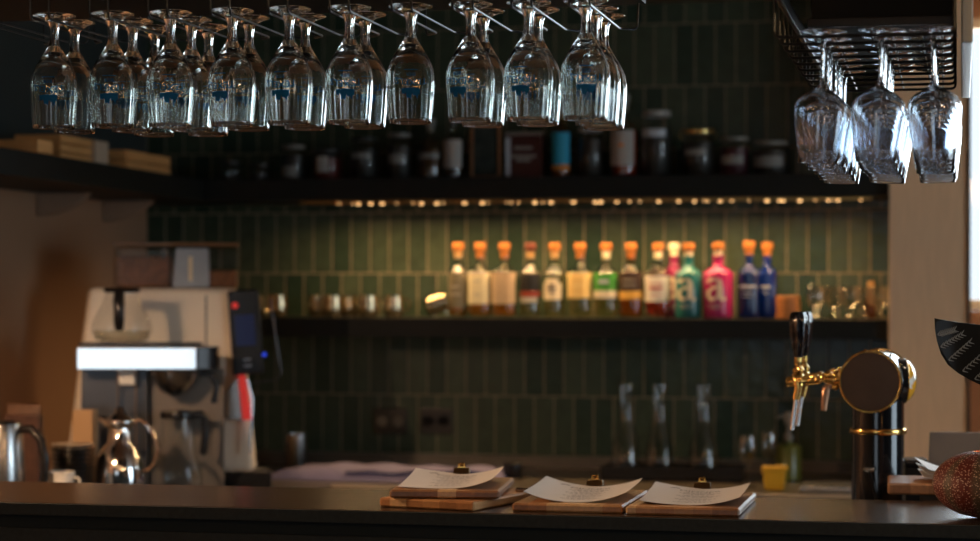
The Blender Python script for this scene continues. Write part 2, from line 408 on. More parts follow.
# --- beer glass, hung upside down: origin at the foot ---
def glass_parts(prof_out, prof_in, zf, zs, inner_mod, root, mname, seg=72):
    """prof: (r, distance below the foot). Three open pieces that meet edge to edge."""
    full = prof_out
    foot = [p for p in full if p[1] <= zf]; stem = [p for p in full if zf <= p[1] <= zs]; bowl = [p for p in full if p[1] >= zs]
    neg = lambda L: [(r, -z) for r, z in L]
    MB().lathe(neg(foot), seg).build('foot', mname, root, ang=60)
    MB().lathe(neg(stem), 32).build('stem', mname, root, ang=60)
    b = MB(); nb = len(bowl)
    def mod(a, r, z, i):
        return 1+inner_mod(a, -z)*(1 if i >= nb else .25)
    b.lathe(neg(bowl+prof_in), seg, mod=mod)
    bmesh.ops.recalc_face_normals(b.bm, faces=b.bm.faces)
    # outward test on a mid-bowl outer face
    b.build('bowl', mname, root, ang=60, fix=False)
def fix_outward(o, axis_r):
    me = o.data; import bmesh as _b
    bm = _b.new(); bm.from_mesh(me); bm.faces.ensure_lookup_table()
    f = max(bm.faces, key=lambda f: math.hypot(*f.calc_center_median()[:2]))
    c = f.calc_center_median()
    if f.normal.x*c.x+f.normal.y*c.y < 0: _b.ops.reverse_faces(bm, faces=bm.faces)
    bm.to_mesh(me); bm.free()
    for p in me.polygons: p.use_smooth = True
    me.set_sharp_from_angle(angle=math.radians(60))
BO = [(0,0),(.030,0),(.0365,.0006),(.0385,.0022),(.0378,.0042),(.030,.0060),(.020,.0095),(.0135,.0145),(.0098,.022),(.0086,.030),(.0083,.042),(.0090,.052),(.0112,.0580),(.0155,.0660),(.0225,.0770),(.0295,.0885),(.0360,.1010),(.0405,.1135),(.0424,.1270),(.0425,.1400),(.0413,.1600),(.0396,.1800),(.0379,.1980),(.0372,.2045),(.0366,.2060)]
BI = [(.0358,.2045),(.0364,.1980),(.0381,.1800),(.0398,.1600),(.0409,.1400),(.0408,.1270),(.0387,.1135),(.0340,.1010),(.0272,.0895),(.0190,.0795),(.0110,.0730),(.0040,.0708),(0,.0704)]
def flute(a, z):
    k = max(0., min(1., (z-.095)/.05)); return .018*k*math.cos(22*a)
bg = thing('hanging_beer_glass', 'x', 'glass', (0,0,0), 0, 'stemmed beer glasses hanging from the wire rack')
glass_parts(BO, BI, .0145, .0580, flute, bg, 'beer_glass_glass', 88)
def rad_at(L, z):
    for (r0, z0), (r1, z1) in zip(L[:-1], L[1:]):
        if z0 <= z <= z1: return r0+(r1-r0)*(z-z0)/(z1-z0)
    return L[-1][0]
lg = MB(); OUT = [p for p in BO if p[1] > .05]
def wrap(cx_off, zc):
    def fn(co):
        # picture is upside down: x -> -x, y -> -y ; wrapped on the front of the bowl
        zz = zc+co.y; xx = co.x+cx_off; r = rad_at(OUT, zz)+.0006
        a = -PI/2-xx/.042
        return (r*math.cos(a), r*math.sin(a), -zz)
    return fn
me = text_verts('TEXELS', .0155)
def arc(co): return Vector((co.x*1.15, co.y-14.*co.x*co.x*.55, 0))
w_ = wrap(0, .1385)
add_flat(lg, me, lambda co: w_(arc(co)))
me2 = text_verts('BIER', .0085); w2 = wrap(0, .1245); add_flat(lg, me2, lambda co: w2(co))
w3 = wrap(0, .146)
def poly_wrap(pts, z):
    w = wrap(0, z); vs = [lg.bm.verts.new(w(Vector((x, y, 0)))) for x, y in pts]; lg.bm.faces.new(vs)
for i in range(14):      # island silhouette: flat at the letters, ragged on the far side
    x0 = -.016+.032*i/14; x1 = x0+.032/14; hh = lambda x: .010+.0035*math.sin(x*420)+.0035*math.sin(x*1100+1)-abs(x)*.3
    poly_wrap([(x0, -.006+.08*abs(x0)), (x1, -.006+.08*abs(x1)), (x1, hh(x1)), (x0, hh(x0))], .154)
for i in range(8):
    x0 = -.012+.024*i/8; x1 = x0+.003; poly_wrap([(x0, 0), (x1, 0), (x1, .0014), (x0, .0014)], .116)
lg.build('printed_logo', 'blue_print', bg, fix=False)
for ch in bg.children:
    if ch.name.startswith('bowl'): fix_outward(ch, 0)
first = True; deps = ['at the front', 'second in depth', 'third in depth']
for i, (p, n) in enumerate(slots):
    for k in range(n):
        lab = 'upside-down stemmed beer glass, %s in the %s rack slot from the left' % (['front one','middle one' if n == 3 else 'rear one','rear one'][k] if n > 1 else 'only one', ords[i])
        dy = (.098*k if n < 3 else .10*k)
        loc = (xs[i]+random.uniform(-.003, .003)*(k > 0), YF+dy, ZR-random.uniform(0, .001)); rz = random.uniform(-.45, .45)
        if p == 585 and k == 0: rz = .2
        if first:
            bg.location = loc; bg.rotation_euler = (0,0,rz); bg['label'] = lab; first = False
        else: dup(bg, loc, rz, lab)

# ================= RIGHT RACK WITH WINE GLASSES =================
wr = thing('glass_rack', 'black overhead wire basket rack at right packed with wine glasses', 'glass rack', (0,0,0))
YR = 3.35; ZW = 1.908; RX0, RX1 = X(774, YR), X(954, YR)
for k in range(10):
    y = YR+.0975*k
    MB().tube(bend([(RX0, y, ZW+.085), (RX0, y, ZW), (RX1, y, ZW), (RX1, y, ZW+.075)], .010), .0026, 8).build('cross_wire', 'rack_steel', wr)
MB().tube([(RX0, 3.30, ZW+.082), (RX0, 4.25, ZW+.082)], .003, 8).build('side_rail', 'rack_steel', wr)
MB().box(RX0+.012, RX0+.020, 3.2, 4.25, ZW+.040, ZW+.062, .001).build('side_rail', 'rack_steel', wr)
cols = [(824, 'left'), (882, 'middle'), (931.5, 'right')]
YG = 3.395
for p, _ in cols:
    x = X(p, YG)
    for sd in (-1, 1):
        MB().tube([(x+sd*.016, YR-.004, ZW+.0035), (x+sd*.011, YR+.885, ZW+.0035)], .0014, 6).build('glass_runner', 'rack_steel', wr)
MB().box(RX0+.035, RX1-.002, 3.66, 4.28, ZW+.055, ZC-.002, .003).build('housing', 'black_wood', wr)
MB().box(RX0+.03, RX1-.002, 3.645, 3.659, ZW+.052, ZW+.066, .001).build('lower_lip', 'black_metal', wr)
mat('plate_grey', (.20,.22,.22), .35, .7)
MB().box(.004, .020, 3.34, 4.25, Zp(968, 97, 4.25), ZC-.002, .002).build('side_plate', 'plate_grey', wr)
MB().tube([(RX0, 3.34, ZW+.08), (RX0, 3.34, ZC)], .004).build('hanging_rod', 'black_metal', wr)
WO = [(0,0),(.030,0),(.0362,.0005),(.0372,.0015),(.0362,.0026),(.024,.0044),(.010,.0078),(.0048,.0135),(.0036,.025),(.0033,.050),(.0034,.072),(.0042,.0830),(.0072,.0890),(.0160,.0940),(.0270,.1000),(.0355,.1070),(.0403,.1150),(.0416,.1230),(.0409,.1350),(.0382,.1580),(.0350,.1800),(.0316,.2060),(.0312,.2070)]
WI = [(.0307,.2060),(.0341,.1800),(.0373,.1580),(.0400,.1350),(.0406,.1230),(.0393,.1157),(.0346,.1082),(.0262,.1015),(.0155,.0962),(.0060,.0925),(0,.0915)]
wg = thing('hanging_wine_glass', 'x', 'wine glass', (0,0,0), 0, 'wine glasses hanging in the right rack')
glass_parts(WO, WI, .0135, .0890, lambda a, z: 0, wg, 'wine_glass_glass', 56)
for ch in wg.children:
    if ch.name.startswith('bowl'): fix_outward(ch, 0)
first = True
for ci, (p, nm) in enumerate(cols):
    x = X(p, YG)
    for k in range(7):
        lab = 'upside-down wine glass, %s from the front in the %s column of the basket rack' % (['first','second','third','fourth','fifth','sixth','seventh'][k], nm)
        loc = (x+random.uniform(-.002, .002), YG+.0980*k, ZW+.0140); tilt = (random.uniform(-.012, .012), (.03,.05,-.02)[ci]+random.uniform(-.01, .01), 0)
        if first: wg.location = loc; wg.rotation_euler = tilt; wg['label'] = lab; first = False
        else: dup(wg, loc, tilt, lab)

# ================= SPIRIT BOTTLES =================
def sq(n):
    return lambda a: (abs(math.cos(a))**n+abs(math.sin(a))**n)**(-1./n)*(.90 if n > 2.5 else 1)
YS = 6.83
def blackletter_a(mb, fn, h):
    def stroke(pts, ws):
        ps = [Vector((x*h, y*h, 0)) for x, y in pts]; L_, R_ = [], []
        for i, p in enumerate(ps):
            d = (ps[min(i+1, len(ps)-1)]-ps[max(i-1, 0)]).normalized(); n = Vector((-d.y, d.x, 0))*ws[i]*h/2
            L_.append(mb.bm.verts.new(fn(p+n))); R_.append(mb.bm.verts.new(fn(p-n)))
        for i in range(len(ps)-1): mb.bm.faces.new((L_[i], L_[i+1], R_[i+1], R_[i]))
    stroke([(-.34,.28),(-.20,.42),(.06,.44),(.20,.34),(.22,.10),(.22,-.36),(.34,-.46),(.48,-.40)], [.16,.16,.15,.20,.24,.24,.18,.08])
    stroke([(.16,.10),(-.08,.06),(-.30,-.08),(-.34,-.26),(-.22,-.42),(-.04,-.44),(.16,-.30)], [.08,.12,.18,.20,.17,.12,.08])
def bottle(px, top, wpx, name, lab, body, stopper=('cork','cork'), label=None, liquid=None, n=2, art=None, Y=YS, base=None, neckw=1., capless=False):
    """body: material; label: list of (z0, z1, material, half-angle); heights as fractions of the full height"""
    z0 = Zlo if base is None else base
    t = tY(px, Y); sc = t/F; r = wpx/2*sc; h = Zp(px, top, Y)-z0
    f = sq(n); md = lambda a, rr, z, i: (f(a) if z < h*.60 else 1)
    o = thing(name, lab, 'bottle', (X(px, Y), Y, z0+.0005), -TH*.5 if n < 3 else -.05, 'spirit bottles on the lower shelf' if base is None else 'bottles on the upper shelf')
    nr = .0125*neckw
    prof = [(0,.002),(r*.86,.0),(r*.97,.003),(r,.010),(r,h*.575),(r*.93,h*.61),(r*.66,h*.645),(nr*1.25,h*.675),(nr,h*.70),(nr,h*.80),(nr*1.15,h*.805),(nr*1.15,h*.83)]
    MB().lathe(prof, 40, mod=md).build('glass_body', body, o, ang=50)
    if liquid:
        lm, lz = liquid; q = .93
        MB().lathe([(0,.009),(r*.8,.009),(r*q,.014),(r*q,h*lz),(0,h*lz)], 32, mod=md).build('liquid', lm, o, ang=50)
    if not capless:
        MB().lathe([(0,h*.79),(.0125,h*.79),(.0130,h*.895),(0,h*.895)], 24).build('cork', stopper[1], o)
        MB().lathe([(0,h*.8955),(.0170,h*.90),(.0180,h*.912),(.0180,h*.985),(.0170,h),(0,h)], 24).build('stopper', stopper[0], o)
    for (a0, a1, lm, ha) in (label or []):
        b = MB(); fr = -PI/2
        def fn(u, v, a0=a0, a1=a1, ha=ha):
            a = fr-ha+2*ha*u; rr = (r+.0009)*f(a); return (rr*math.cos(a), rr*math.sin(a), h*(a0+(a1-a0)*v))
        b.grid(fn, 24, 1); b.build('label', lm, o, fix=False)
    if art == 'a':
        b = MB(); blackletter_a(b, lambda co: ((r+.001)*math.cos(-PI/2+co.x/r), (r+.001)*math.sin(-PI/2+co.x/r), h*.385+co.y), h*.30)
        b.build('letter', 'label_cream', o, fix=False)
        b = MB()
        for zz, ww in ((.17, .7), (.135, .5)):
            b.grid(lambda u, v: ((r+.001)*math.cos(-PI/2+(u-.5)*ww*1.6), (r+.001)*math.sin(-PI/2+(u-.5)*ww*1.6), h*(zz+.012*v)), 10, 1)
        b.build('small_print', 'label_grey', o, fix=False)
    elif art:
        am, rows = art; b = MB()
        for zz, ww, th_ in rows:
            def fn(u, v):
                a = -PI/2+(u-.5)*ww*1.6; rr = (r+.0016)*f(a); return (rr*math.cos(a), rr*math.sin(a), h*(zz+th_*v))
            b.grid(fn, 10, 1)
        b.build('print', am, o, fix=False)
    return o
L = lambda n, c, noise=0., ns=150: mat(n, c, .6, noise=noise, nscale=ns)
L('label_cream', (.80,.70,.50)); L('label_grey', (.45,.42,.36)); L('label_ivory', (.75,.66,.42), .08); L('label_tan', (.52,.38,.24), .35, 220)
L('label_olive', (.16,.14,.09), .2); L('label_black', (.01,.01,.012)); L('label_red', (.30,.04,.02)); L('label_yellow', (.82,.58,.22), .05)
L('label_green', (.06,.30,.04)); L('label_brown', (.05,.025,.015)); L('label_gold', (.75,.42,.08)); L('label_white', (.78,.72,.62)); L('label_redprint', (.6,.12,.08))
L('label_cyan', (.02,.32,.50)); L('label_orange', (.75,.25,.04)); L('label_silver', (.5,.55,.6))
thin_glass('bottle_clear', (.80,.82,.74), .07); thin_glass('bottle_amber', (.75,.62,.40), .07)
mat('amber_liquid', (.85,.36,.04), .05, trans=.6, ior=1.33); mat('red_liquid', (.8,.10,.03), .05, trans=.5, ior=1.33); mat('dark_liquid', (.10,.04,.015), .05, trans=.3, ior=1.33); mat('pale_liquid', (.75,.65,.35), .05, trans=.95, ior=1.33)
mat('teal_glaze', (.01,.13,.13), .3, coat=.3); mat('magenta_glaze', (.34,.008,.10), .3, coat=.3); mat('plum_glaze', (.20,.01,.07), .3, coat=.3)
mat('blue_glass', (.003,.022,.14), .08, coat=.5, trans=.35); mat('deep_blue_glass', (.002,.022,.22), .08, coat=.5, trans=.35)
mat('dark_cap', (.12,.03,.015), .5)
ca, co_ = 'cork_pale', 'cork'
bottle(458, 243, 19, 'spirit_bottle', 'slim olive-grey labelled spirit bottle at the left end of the bottle row', 'bottle_clear', (co_, ca), [(.12,.58,'label_olive',1.5)], ('amber_liquid',.52), art=('label_grey', [(.40,.5,.02),(.30,.7,.02)]))
bottle(480, 243, 24, 'spirit_bottle', 'spirit bottle with a large plain ivory label and orange cork', 'bottle_clear', (co_, co_), [(.18,.60,'label_ivory',1.35)], ('amber_liquid',.5), n=4, art=('label_grey', [(.48,.3,.02),(.30,.5,.012)]))
bottle(504.5, 243, 26, 'spirit_bottle', 'spirit bottle with a mottled tan-brown label right of the ivory one', 'bottle_clear', (co_, co_), [(.18,.60,'label_tan',1.4)], ('amber_liquid',.5), n=4)
bottle(530.5, 243, 21, 'spirit_bottle', 'spirit bottle with a black label over a thin red band and dark cap', 'bottle_clear', ('dark_cap', ca), [(.36,.58,'label_black',1.5),(.28,.355,'label_red',1.5),(.20,.275,'label_grey',1.0)], ('pale_liquid',.18), n=2)
bottle(554.5, 243, 22, 'spirit_bottle', 'clear spirit bottle with a small shaped pinkish label and dark emblem', 'bottle_clear', (co_, ca), [(.24,.46,'label_cream',.95),(.46,.52,'label_cream',.6)], ('pale_liquid',.45), art=('label_brown', [(.42,.35,.03),(.38,.55,.025),(.33,.3,.02)]))
bottle(580, 243, 26, 'spirit_bottle', 'spirit bottle with a broad plain yellow label', 'bottle_clear', (co_, co_), [(.26,.60,'label_yellow',1.4)], ('pale_liquid',.4), n=3, art=('label_gold', [(.5,.5,.01),(.36,.7,.01)]))
bottle(606, 243, 26, 'spirit_bottle', 'spirit bottle with a bright green label over a cream strip', 'bottle_clear', (co_, 'cream'), [(.365,.60,'label_green',1.4),(.265,.364,'label_cream',1.4)], ('pale_liquid',.4), n=3, art=('label_silver', [(.46,.5,.05)]))
bottle(631, 243, 26, 'spirit_bottle', 'spirit bottle with a dark brown label above a golden yellow strip', 'bottle_amber', (co_, co_), [(.36,.60,'label_brown',1.4),(.25,.359,'label_gold',1.4)], ('amber_liquid',.5), n=3, art=('label_grey', [(.50,.6,.015),(.43,.7,.015)]))
bottle(658, 243, 28, 'spirit_bottle', 'spirit bottle with a pinkish white label, pale cork and red drink inside', 'bottle_clear', (co_, 'cream'), [(.22,.56,'label_white',1.4)], ('red_liquid',.5), n=3, art=('label_redprint', [(.45,.7,.012),(.38,.6,.03),(.30,.5,.01)]))
bottle(674, 243, 25, 'spirit_bottle', 'plum pink bottle with pale stopper, half hidden behind the teal bottle', 'plum_glaze', ('cream','cream'), None, None, art='a', Y=6.92, neckw=1.15)
bottle(688.5, 243, 26.5, 'spirit_bottle', 'opaque teal bottle with a big cream blackletter letter a', 'teal_glaze', (co_, 'cream'), None, None, art='a', neckw=1.2, Y=6.80)
bottle(718, 242, 29.5, 'spirit_bottle', 'opaque magenta bottle with a big cream blackletter letter a', 'magenta_glaze', (co_, 'cream'), None, None, art='a', neckw=1.25, Y=6.80)
bottle(749, 241, 23, 'spirit_bottle', 'dark blue glass bottle with pale lettering, left one of the blue pair', 'blue_glass', (co_, co_), None, None, n=3, art=('label_silver', [(.40,.9,.03),(.33,.7,.012),(.28,.6,.01)]))
bottle(767, 242, 22, 'spirit_bottle', 'bright blue glass bottle beside the stacked wooden coasters', 'deep_blue_glass', (co_, co_), None, None, n=3, art=('label_silver', [(.40,.5,.03),(.33,.3,.012)]), Y=6.895)

# metal mugs on the lower shelf
mat('mug_metal', (.62,.50,.32), .22, 1., noise=.15, nscale=60, bump=.5)
def mug():
    o = thing('metal_mug', 'x', 'mug', (0,0,0), 0, 'brassy mugs at the left end of the lower shelf')
    MB().lathe([(0,0),(.024,0),(.029,.004),(.033,.022),(.0335,.045),(.031,.068),(.0315,.071),(.0300,.071),(.0295,.066),(.0315,.045),(.030,.02),(.02,.006),(0,.005)], 28).build('cup_body', 'mug_metal', o, ang=40)
    MB().tube([(.030,0,.058),(.045,0,.058),(.052,0,.048),(.052,0,.032),(.044,0,.020),(.031,0,.018)], .0032, 8).build('handle', 'mug_metal', o)
    return o
mug0 = mug(); mg = [(256,6.85,.9,'brassy mug at the far left end of the lower shelf'),(278,6.80,1.6,'second brassy mug from the left on the lower shelf'),
 (318,6.88,2.2,'leftmost mug of the tight cluster of four brassy mugs'),(333,6.80,3.3,'front left mug within the cluster of four brassy mugs'),(350,6.86,.3,'third mug from the left in the cluster of four'),(368,6.80,.2,'rightmost mug of the cluster of four brassy mugs'),(394,6.82,.1,'brassy mug standing alone right of the cluster')]
for i, (px, Y, rz, lab) in enumerate(mg):
    if i == 0: mug0.location = (X(px,Y), Y, Zlo+.0005); mug0.rotation_euler.z = rz; mug0['label'] = lab
    else: dup(mug0, (X(px,Y), Y, Zlo+.0005), rz, lab)
dup(mug0, (X(426,6.8), 6.8, Zlo+.032), (0, 1.25, .2), 'brassy mug tipped on its side just left of the bottles')

# stacked wooden coasters
cs = MB().lathe([(0,0),(.035,0),(.037,.002),(.037,.0155),(.035,.0175),(0,.0175)], 30).build('wooden_coaster', mat('coaster_wood', (.42,.16,.04), .55, noise=.3, nscale=40), None, (X(788,6.8), 6.8, Zlo+.0003))
tag(cs, 'round wooden coaster, bottom one of the stack beside the blue bottles', 'coaster', 'wooden coasters in a stack')
for k, nm in ((1,'second from the bottom'),(2,'third from the bottom'),(3,'topmost one')):
    dup(cs, (X(788,6.8)+random.uniform(-.002,.002), 6.8, Zlo+.0003+.018*k), k, 'round wooden coaster, %s of the stack beside the blue bottles' % nm)
# tumblers
tb = thing('tumbler', 'x', 'glass', (0,0,0), 0, 'small glasses at the right end of the lower shelf')
MB().lathe([(0,0),(.020,0),(.022,.004),(.008,.014),(.006,.026),(.018,.036),(.028,.052),(.030,.072),(.026,.098),(.025,.101)], 28).build('bowl', thin_glass('small_glass', (.82,.82,.78), .14, .05), tb, ang=60)
for i, (px, Y, nm) in enumerate([(816,6.78,'leftmost'),(834,6.84,'second from the left'),(850,6.78,'middle'),(864,6.9,'second from the right'),(880,6.80,'rightmost')]):
    lab = 'small stemmed glass, %s in the row ending the lower shelf' % nm
    loc = (X(px,Y), Y, Zlo+.0005)
    if i == 0: tb.location = loc; tb['label'] = lab
    else: dup(tb, loc, i, lab)
bb = thing('small_bottle', 'tiny brown bottle with tan cap among the glasses at the shelf end', 'bottle', (X(871,6.84)-.004, 6.93, Zlo+.0005))
MB().lathe([(0,0),(.016,0),(.018,.004),(.018,.06),(.010,.078),(.008,.1),(0,.1)], 20).build('glass_body', mat('brown_glass', (.08,.03,.015), .1, coat=.5), bb)
MB().lathe([(0,.1),(.011,.1),(.011,.118),(0,.12)], 16).build('cap', 'cork_pale', bb)

# ================= UPPER SHELF =================
YU = 6.82
mat('jar_dark', (.02,.018,.015), .5, noise=.5, nscale=90); mat('jar_red', (.10,.012,.008), .4); mat('jar_plum', (.06,.012,.02), .4, noise=.5, nscale=80)
mat('jar_lid', (.20,.19,.16), .45); mat('lid_white', (.34,.33,.30), .4); L('label_dusk', (.22,.21,.19)); L('label_white_shaded', (.42,.39,.35)); mat('jar_gold', (.55,.38,.14), .3, 1.)  # white-label copy: the upper shelf's shade is put into its colour
def jar(px, top, w, lab, content, lid, lbl=None, bail=False, Y=YU, lidh=.012, fill=.8):
    t = tY(px, Y); r = w/2*t/F; h = Zp(px, top, Y)-Zhi
    o = thing('storage_jar', lab, 'jar', (X(px,Y), Y, Zhi+.0005), -.1, 'jars on the upper shelf')
    MB().lathe([(0,0),(r*.9,0),(r,.005),(r,h*.78),(r*.86,h*.86),(r*.84,h-lidh)], 32).build('glass_body', 'clear_thin', o, ang=50)
    MB().lathe([(0,.004),(r*.9,.004),(r*.95,.008),(r*.95,h*fill*.9),(0,h*fill*.92)], 28).build('contents', content, o)
    MB().lathe([(0,h-lidh),(r*.93,h-lidh),(r*.95,h-lidh*.7),(r*.95,h-.002),(r*.9,h),(0,h)], 28).build('lid', lid, o)
    if lbl:
        z0, z1, lm, ha = lbl
        MB().grid(lambda u, v: ((r+.0008)*math.cos(-PI/2-ha+2*ha*u), (r+.0008)*math.sin(-PI/2-ha+2*ha*u), h*(z0+(z1-z0)*v)), 14, 1).build('label', lm, o, fix=False)
    if bail:
        b = MB(); b.lathe([(r*.97,h*.80),(r*.985,h*.805),(r*.97,h*.81),(r*.955,h*.805),(r*.97,h*.80)], 28)
        b.tube([(r*.98,-.006,h*.81),(r*1.08,-.01,h*.9),(r*.98,-.012,h*1.0),(0,-.012,h*1.03),(-r*.98,-.012,h*1.0),(-r*1.08,-.01,h*.9),(-r*.98,-.006,h*.81)], .0018, 6)
        b.build('wire_bail', 'jar_gold', o)
    return o
jar(230, 162, 22, 'faint small empty glass jar at the left end of the upper shelf', 'jar_dark', 'jar_dark', fill=.3)
jar(260, 164, 20, 'low dim jar between the faint empty jar and the pale-lidded one', 'jar_dark', 'jar_dark', fill=.5)
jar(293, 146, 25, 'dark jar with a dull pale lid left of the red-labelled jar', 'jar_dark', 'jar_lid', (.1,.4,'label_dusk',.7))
jar(327, 150, 28, 'squat dark red jar with a small white label', 'jar_red', 'jar_dark', (.25,.75,'label_white_shaded',.45))
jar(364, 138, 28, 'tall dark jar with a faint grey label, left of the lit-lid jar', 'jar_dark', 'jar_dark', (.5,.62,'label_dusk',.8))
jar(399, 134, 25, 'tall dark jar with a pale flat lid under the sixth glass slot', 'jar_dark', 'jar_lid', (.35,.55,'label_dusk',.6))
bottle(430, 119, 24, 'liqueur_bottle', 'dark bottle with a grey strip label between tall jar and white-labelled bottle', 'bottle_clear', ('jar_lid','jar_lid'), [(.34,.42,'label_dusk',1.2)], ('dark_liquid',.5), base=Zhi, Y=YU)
bottle(453, 112, 19, 'liqueur_bottle', 'slim clear bottle with a plain off-white label on the upper shelf', 'bottle_clear', ('black_plastic','black_plastic'), [(.16,.58,'label_white_shaded',1.4)], ('dark_liquid',.4), base=Zhi, Y=YU)
# framed picture
fx0, fx1 = X(470,6.8), X(500,6.8); fh = Zp(485,124,6.8)-Zhi
fr = thing('picture_frame', 'small dark wooden frame with a murky picture leaning on the upper shelf', 'picture frame', ((fx0+fx1)/2, 6.80, Zhi+.0005)); w = (fx1-fx0)/2
b = MB(); b.box(-w,-w+.009,0,.015,0,fh,.001); b.box(w-.009,w,0,.015,0,fh,.001); b.box(-w+.009,w-.009,0,.015,0,.009,.001); b.box(-w+.009,w-.009,0,.015,fh-.009,fh,.001)
b.build('frame', mat('frame_wood', (.22,.10,.04), .5), fr)
MB().box(-w+.0095,w-.0095,.006,.012,.0095,fh-.0095).build('picture', mat('murky_picture', (.03,.04,.035), .6, spec=.15, noise=.95, nscale=22), fr)
bx = thing('tin_box', 'dark red tin with faint pale lettering right of the picture frame', 'tin', (X(523,6.8), 6.80, Zhi+.0005)); tw = X(541,6.8)-X(523,6.8)
MB().box(-tw, tw, 0, .09, 0, Zp(523,132,6.8)-Zhi-.01, .004).build('tin_body', mat('tin_red', (.05,.012,.010), .35, .4), bx)
th_ = Zp(523,132,6.8)-Zhi
MB().box(-tw-.001, tw+.001, -.001, .091, th_-.0098, th_, .003).build('lid', 'jar_lid', bx)
b = MB()
for zz, ww in ((.62,.5),(.44,.7),(.36,.4)): b.box(-tw*ww, tw*ww, -.0022, -.0006, th_*zz, th_*(zz+.07))
b.build('print', 'label_dusk', bx); MB().box(-tw*.98,-tw*.72,-.0022,-.0006,.008,th_*.88).build('side_stripe', 'label_silver', bx)
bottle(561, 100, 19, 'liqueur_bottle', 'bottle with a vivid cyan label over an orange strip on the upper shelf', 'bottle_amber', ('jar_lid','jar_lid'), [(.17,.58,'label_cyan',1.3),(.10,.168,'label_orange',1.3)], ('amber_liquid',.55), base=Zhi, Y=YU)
jar(590, 128, 25, 'dark jar with a whitish lid just right of the cyan-labelled bottle', 'jar_dark', 'lid_white', fill=.85)
bottle(624, 94, 27, 'liqueur_bottle', 'bottle of reddish liqueur with a large pale label and small emblem', 'bottle_clear', ('jar_lid','jar_lid'), [(.14,.56,'label_white_shaded',1.0)], ('red_liquid',.56), base=Zhi, Y=YU, art=('label_orange', [(.36,.25,.04)]))
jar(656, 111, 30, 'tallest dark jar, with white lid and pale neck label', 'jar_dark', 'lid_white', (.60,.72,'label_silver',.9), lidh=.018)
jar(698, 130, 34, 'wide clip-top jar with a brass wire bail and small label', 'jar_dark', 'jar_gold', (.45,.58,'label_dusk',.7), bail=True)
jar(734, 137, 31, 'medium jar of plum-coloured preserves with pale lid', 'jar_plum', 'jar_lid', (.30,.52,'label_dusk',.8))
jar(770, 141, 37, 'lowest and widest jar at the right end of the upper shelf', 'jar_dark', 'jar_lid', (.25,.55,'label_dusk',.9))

# crates on the left shelf
def crate(px0, pxf, px1, ptop, lab, slats=3):
    xf = -2.475; y0 = YatX(pxf, xf); y1 = YatX(px1, xf); x0 = max(X(px0, y0), XL+.01); h = Zp(pxf, ptop, y0)-Zhi
    o = thing('wooden_crate', lab, 'crate', ((x0+xf)/2, (y0+y1)/2, Zhi+.0005), 0, 'wooden crates on the left shelf'); a = (xf-x0)/2; d = (y1-y0)/2
    g = .004; sh = (h-.012)/slats
    MB().box(-a+.01, a-.01, -d+.01, d-.01, 0, .011).build('bottom', 'crate_wood', o)
    for k in range(slats):
        z0 = .001+k*(sh+g*.5); z1 = z0+sh-g*.5
        MB().box(-a, a, -d, -d+.009, z0, z1, .001).build('slat', 'crate_wood', o); MB().box(-a, a, d-.009, d, z0, z1, .001).build('slat', 'crate_wood', o)
        MB().box(a-.009, a, -d+.0095, d-.0095, z0, z1, .001).build('slat', 'crate_wood', o); MB().box(-a, -a+.009, -d+.0095, d-.0095, z0, z1, .001).build('slat', 'crate_wood', o)
    return o
crate(14, 60, 92, 132, 'long pale wooden crate nearest the camera on the left shelf')
crate(100, 126, 170, 147, 'smaller orange-brown wooden crate deeper on the left shelf', 2)
yb = YatX(94, -2.475)
tag(MB().box(-.05,.05,0,.10,0,.075,.002).build('paper_box', mat('card_pale', (.50,.38,.27), .7), None, (-2.53, yb+.02, Zhi+.0005)), 'small pale cardboard box wedged behind the long crate', 'box')
# low things at the near end of the left shelf
tag(MB().box(-.075,.075,-.05,.05,0,.035,.002).build('wooden_tray', 'crate_wood', None, (X(3,5.30), 5.40, Zhi+.0005)), 'small flat wooden tray at the near end of the left shelf', 'tray')

# ================= ESPRESSO MACHINE =================
EY = 6.0
def px_l(px, Y, x0): return X(px, Y)-x0
def qe(px): return (px-160)*tY(160, EY)/F
ex = X(160, EY); em = thing('espresso_machine', 'large white-sided coffee machine with bean hopper on the left counter', 'coffee machine', (ex, EY, ZB+.0005), .30)
def ez(py, px=160, Y=EY): return Zp(px, py, Y)-ZB
b = MB(); b.box(qe(66), qe(255), 0, .26, .03, ez(289), .018, top=(qe(89), qe(236), 0, .25), seg=4); b.build('housing', 'white_machine', em)
MB().box(qe(66)+.01, qe(258)-.01, .01, .25, 0, .03).build('base', 'black_plastic', em)
MB().box(qe(205), qe(206.5), -.0012, .0, .06, ez(296)).build('seam', 'grey_panel', em)
# hopper
hx0, hx1 = qe(113), qe(238); z0, z1 = ez(289)+.001, ez(247); y0, y1 = .02, .24
hp = MB().box(hx0, hx1, y0, y1, z0, z1, .01, top=(hx0+.002, hx1-.002, y0, y1)).build('bean_hopper', thin_glass('smoke_plastic', (.90,.86,.80), .012, .15), em)
mat('beans', (.20,.08,.03), .5, noise=1., nscale=75, bump=1.)
def bean_mass(x0, x1, zt, name='coffee_beans'):
    def fn(u, v): 
        return (x0+(x1-x0)*u, y0+.012+(y1-y0-.024)*v, z0+.008+(zt-z0-.008)+.004*math.sin(u*40)*math.cos(v*37))
    b = MB(); b.box(x0, x1, y0+.012, y1-.012, z0+.004, zt-.004); b.grid(fn, 30, 12, .006); b.build(name, 'beans', hp)
bean_mass(hx0+.01, qe(168), ez(258)); bean_mass(qe(205), hx1-.01, ez(272))
MB().box(qe(160), qe(166), y0+.014, y1-.014, z0+.003, z1-.004).build('divider', 'grey_panel', hp)
mat('milky_plastic', (.34,.38,.42), .25, noise=.1)
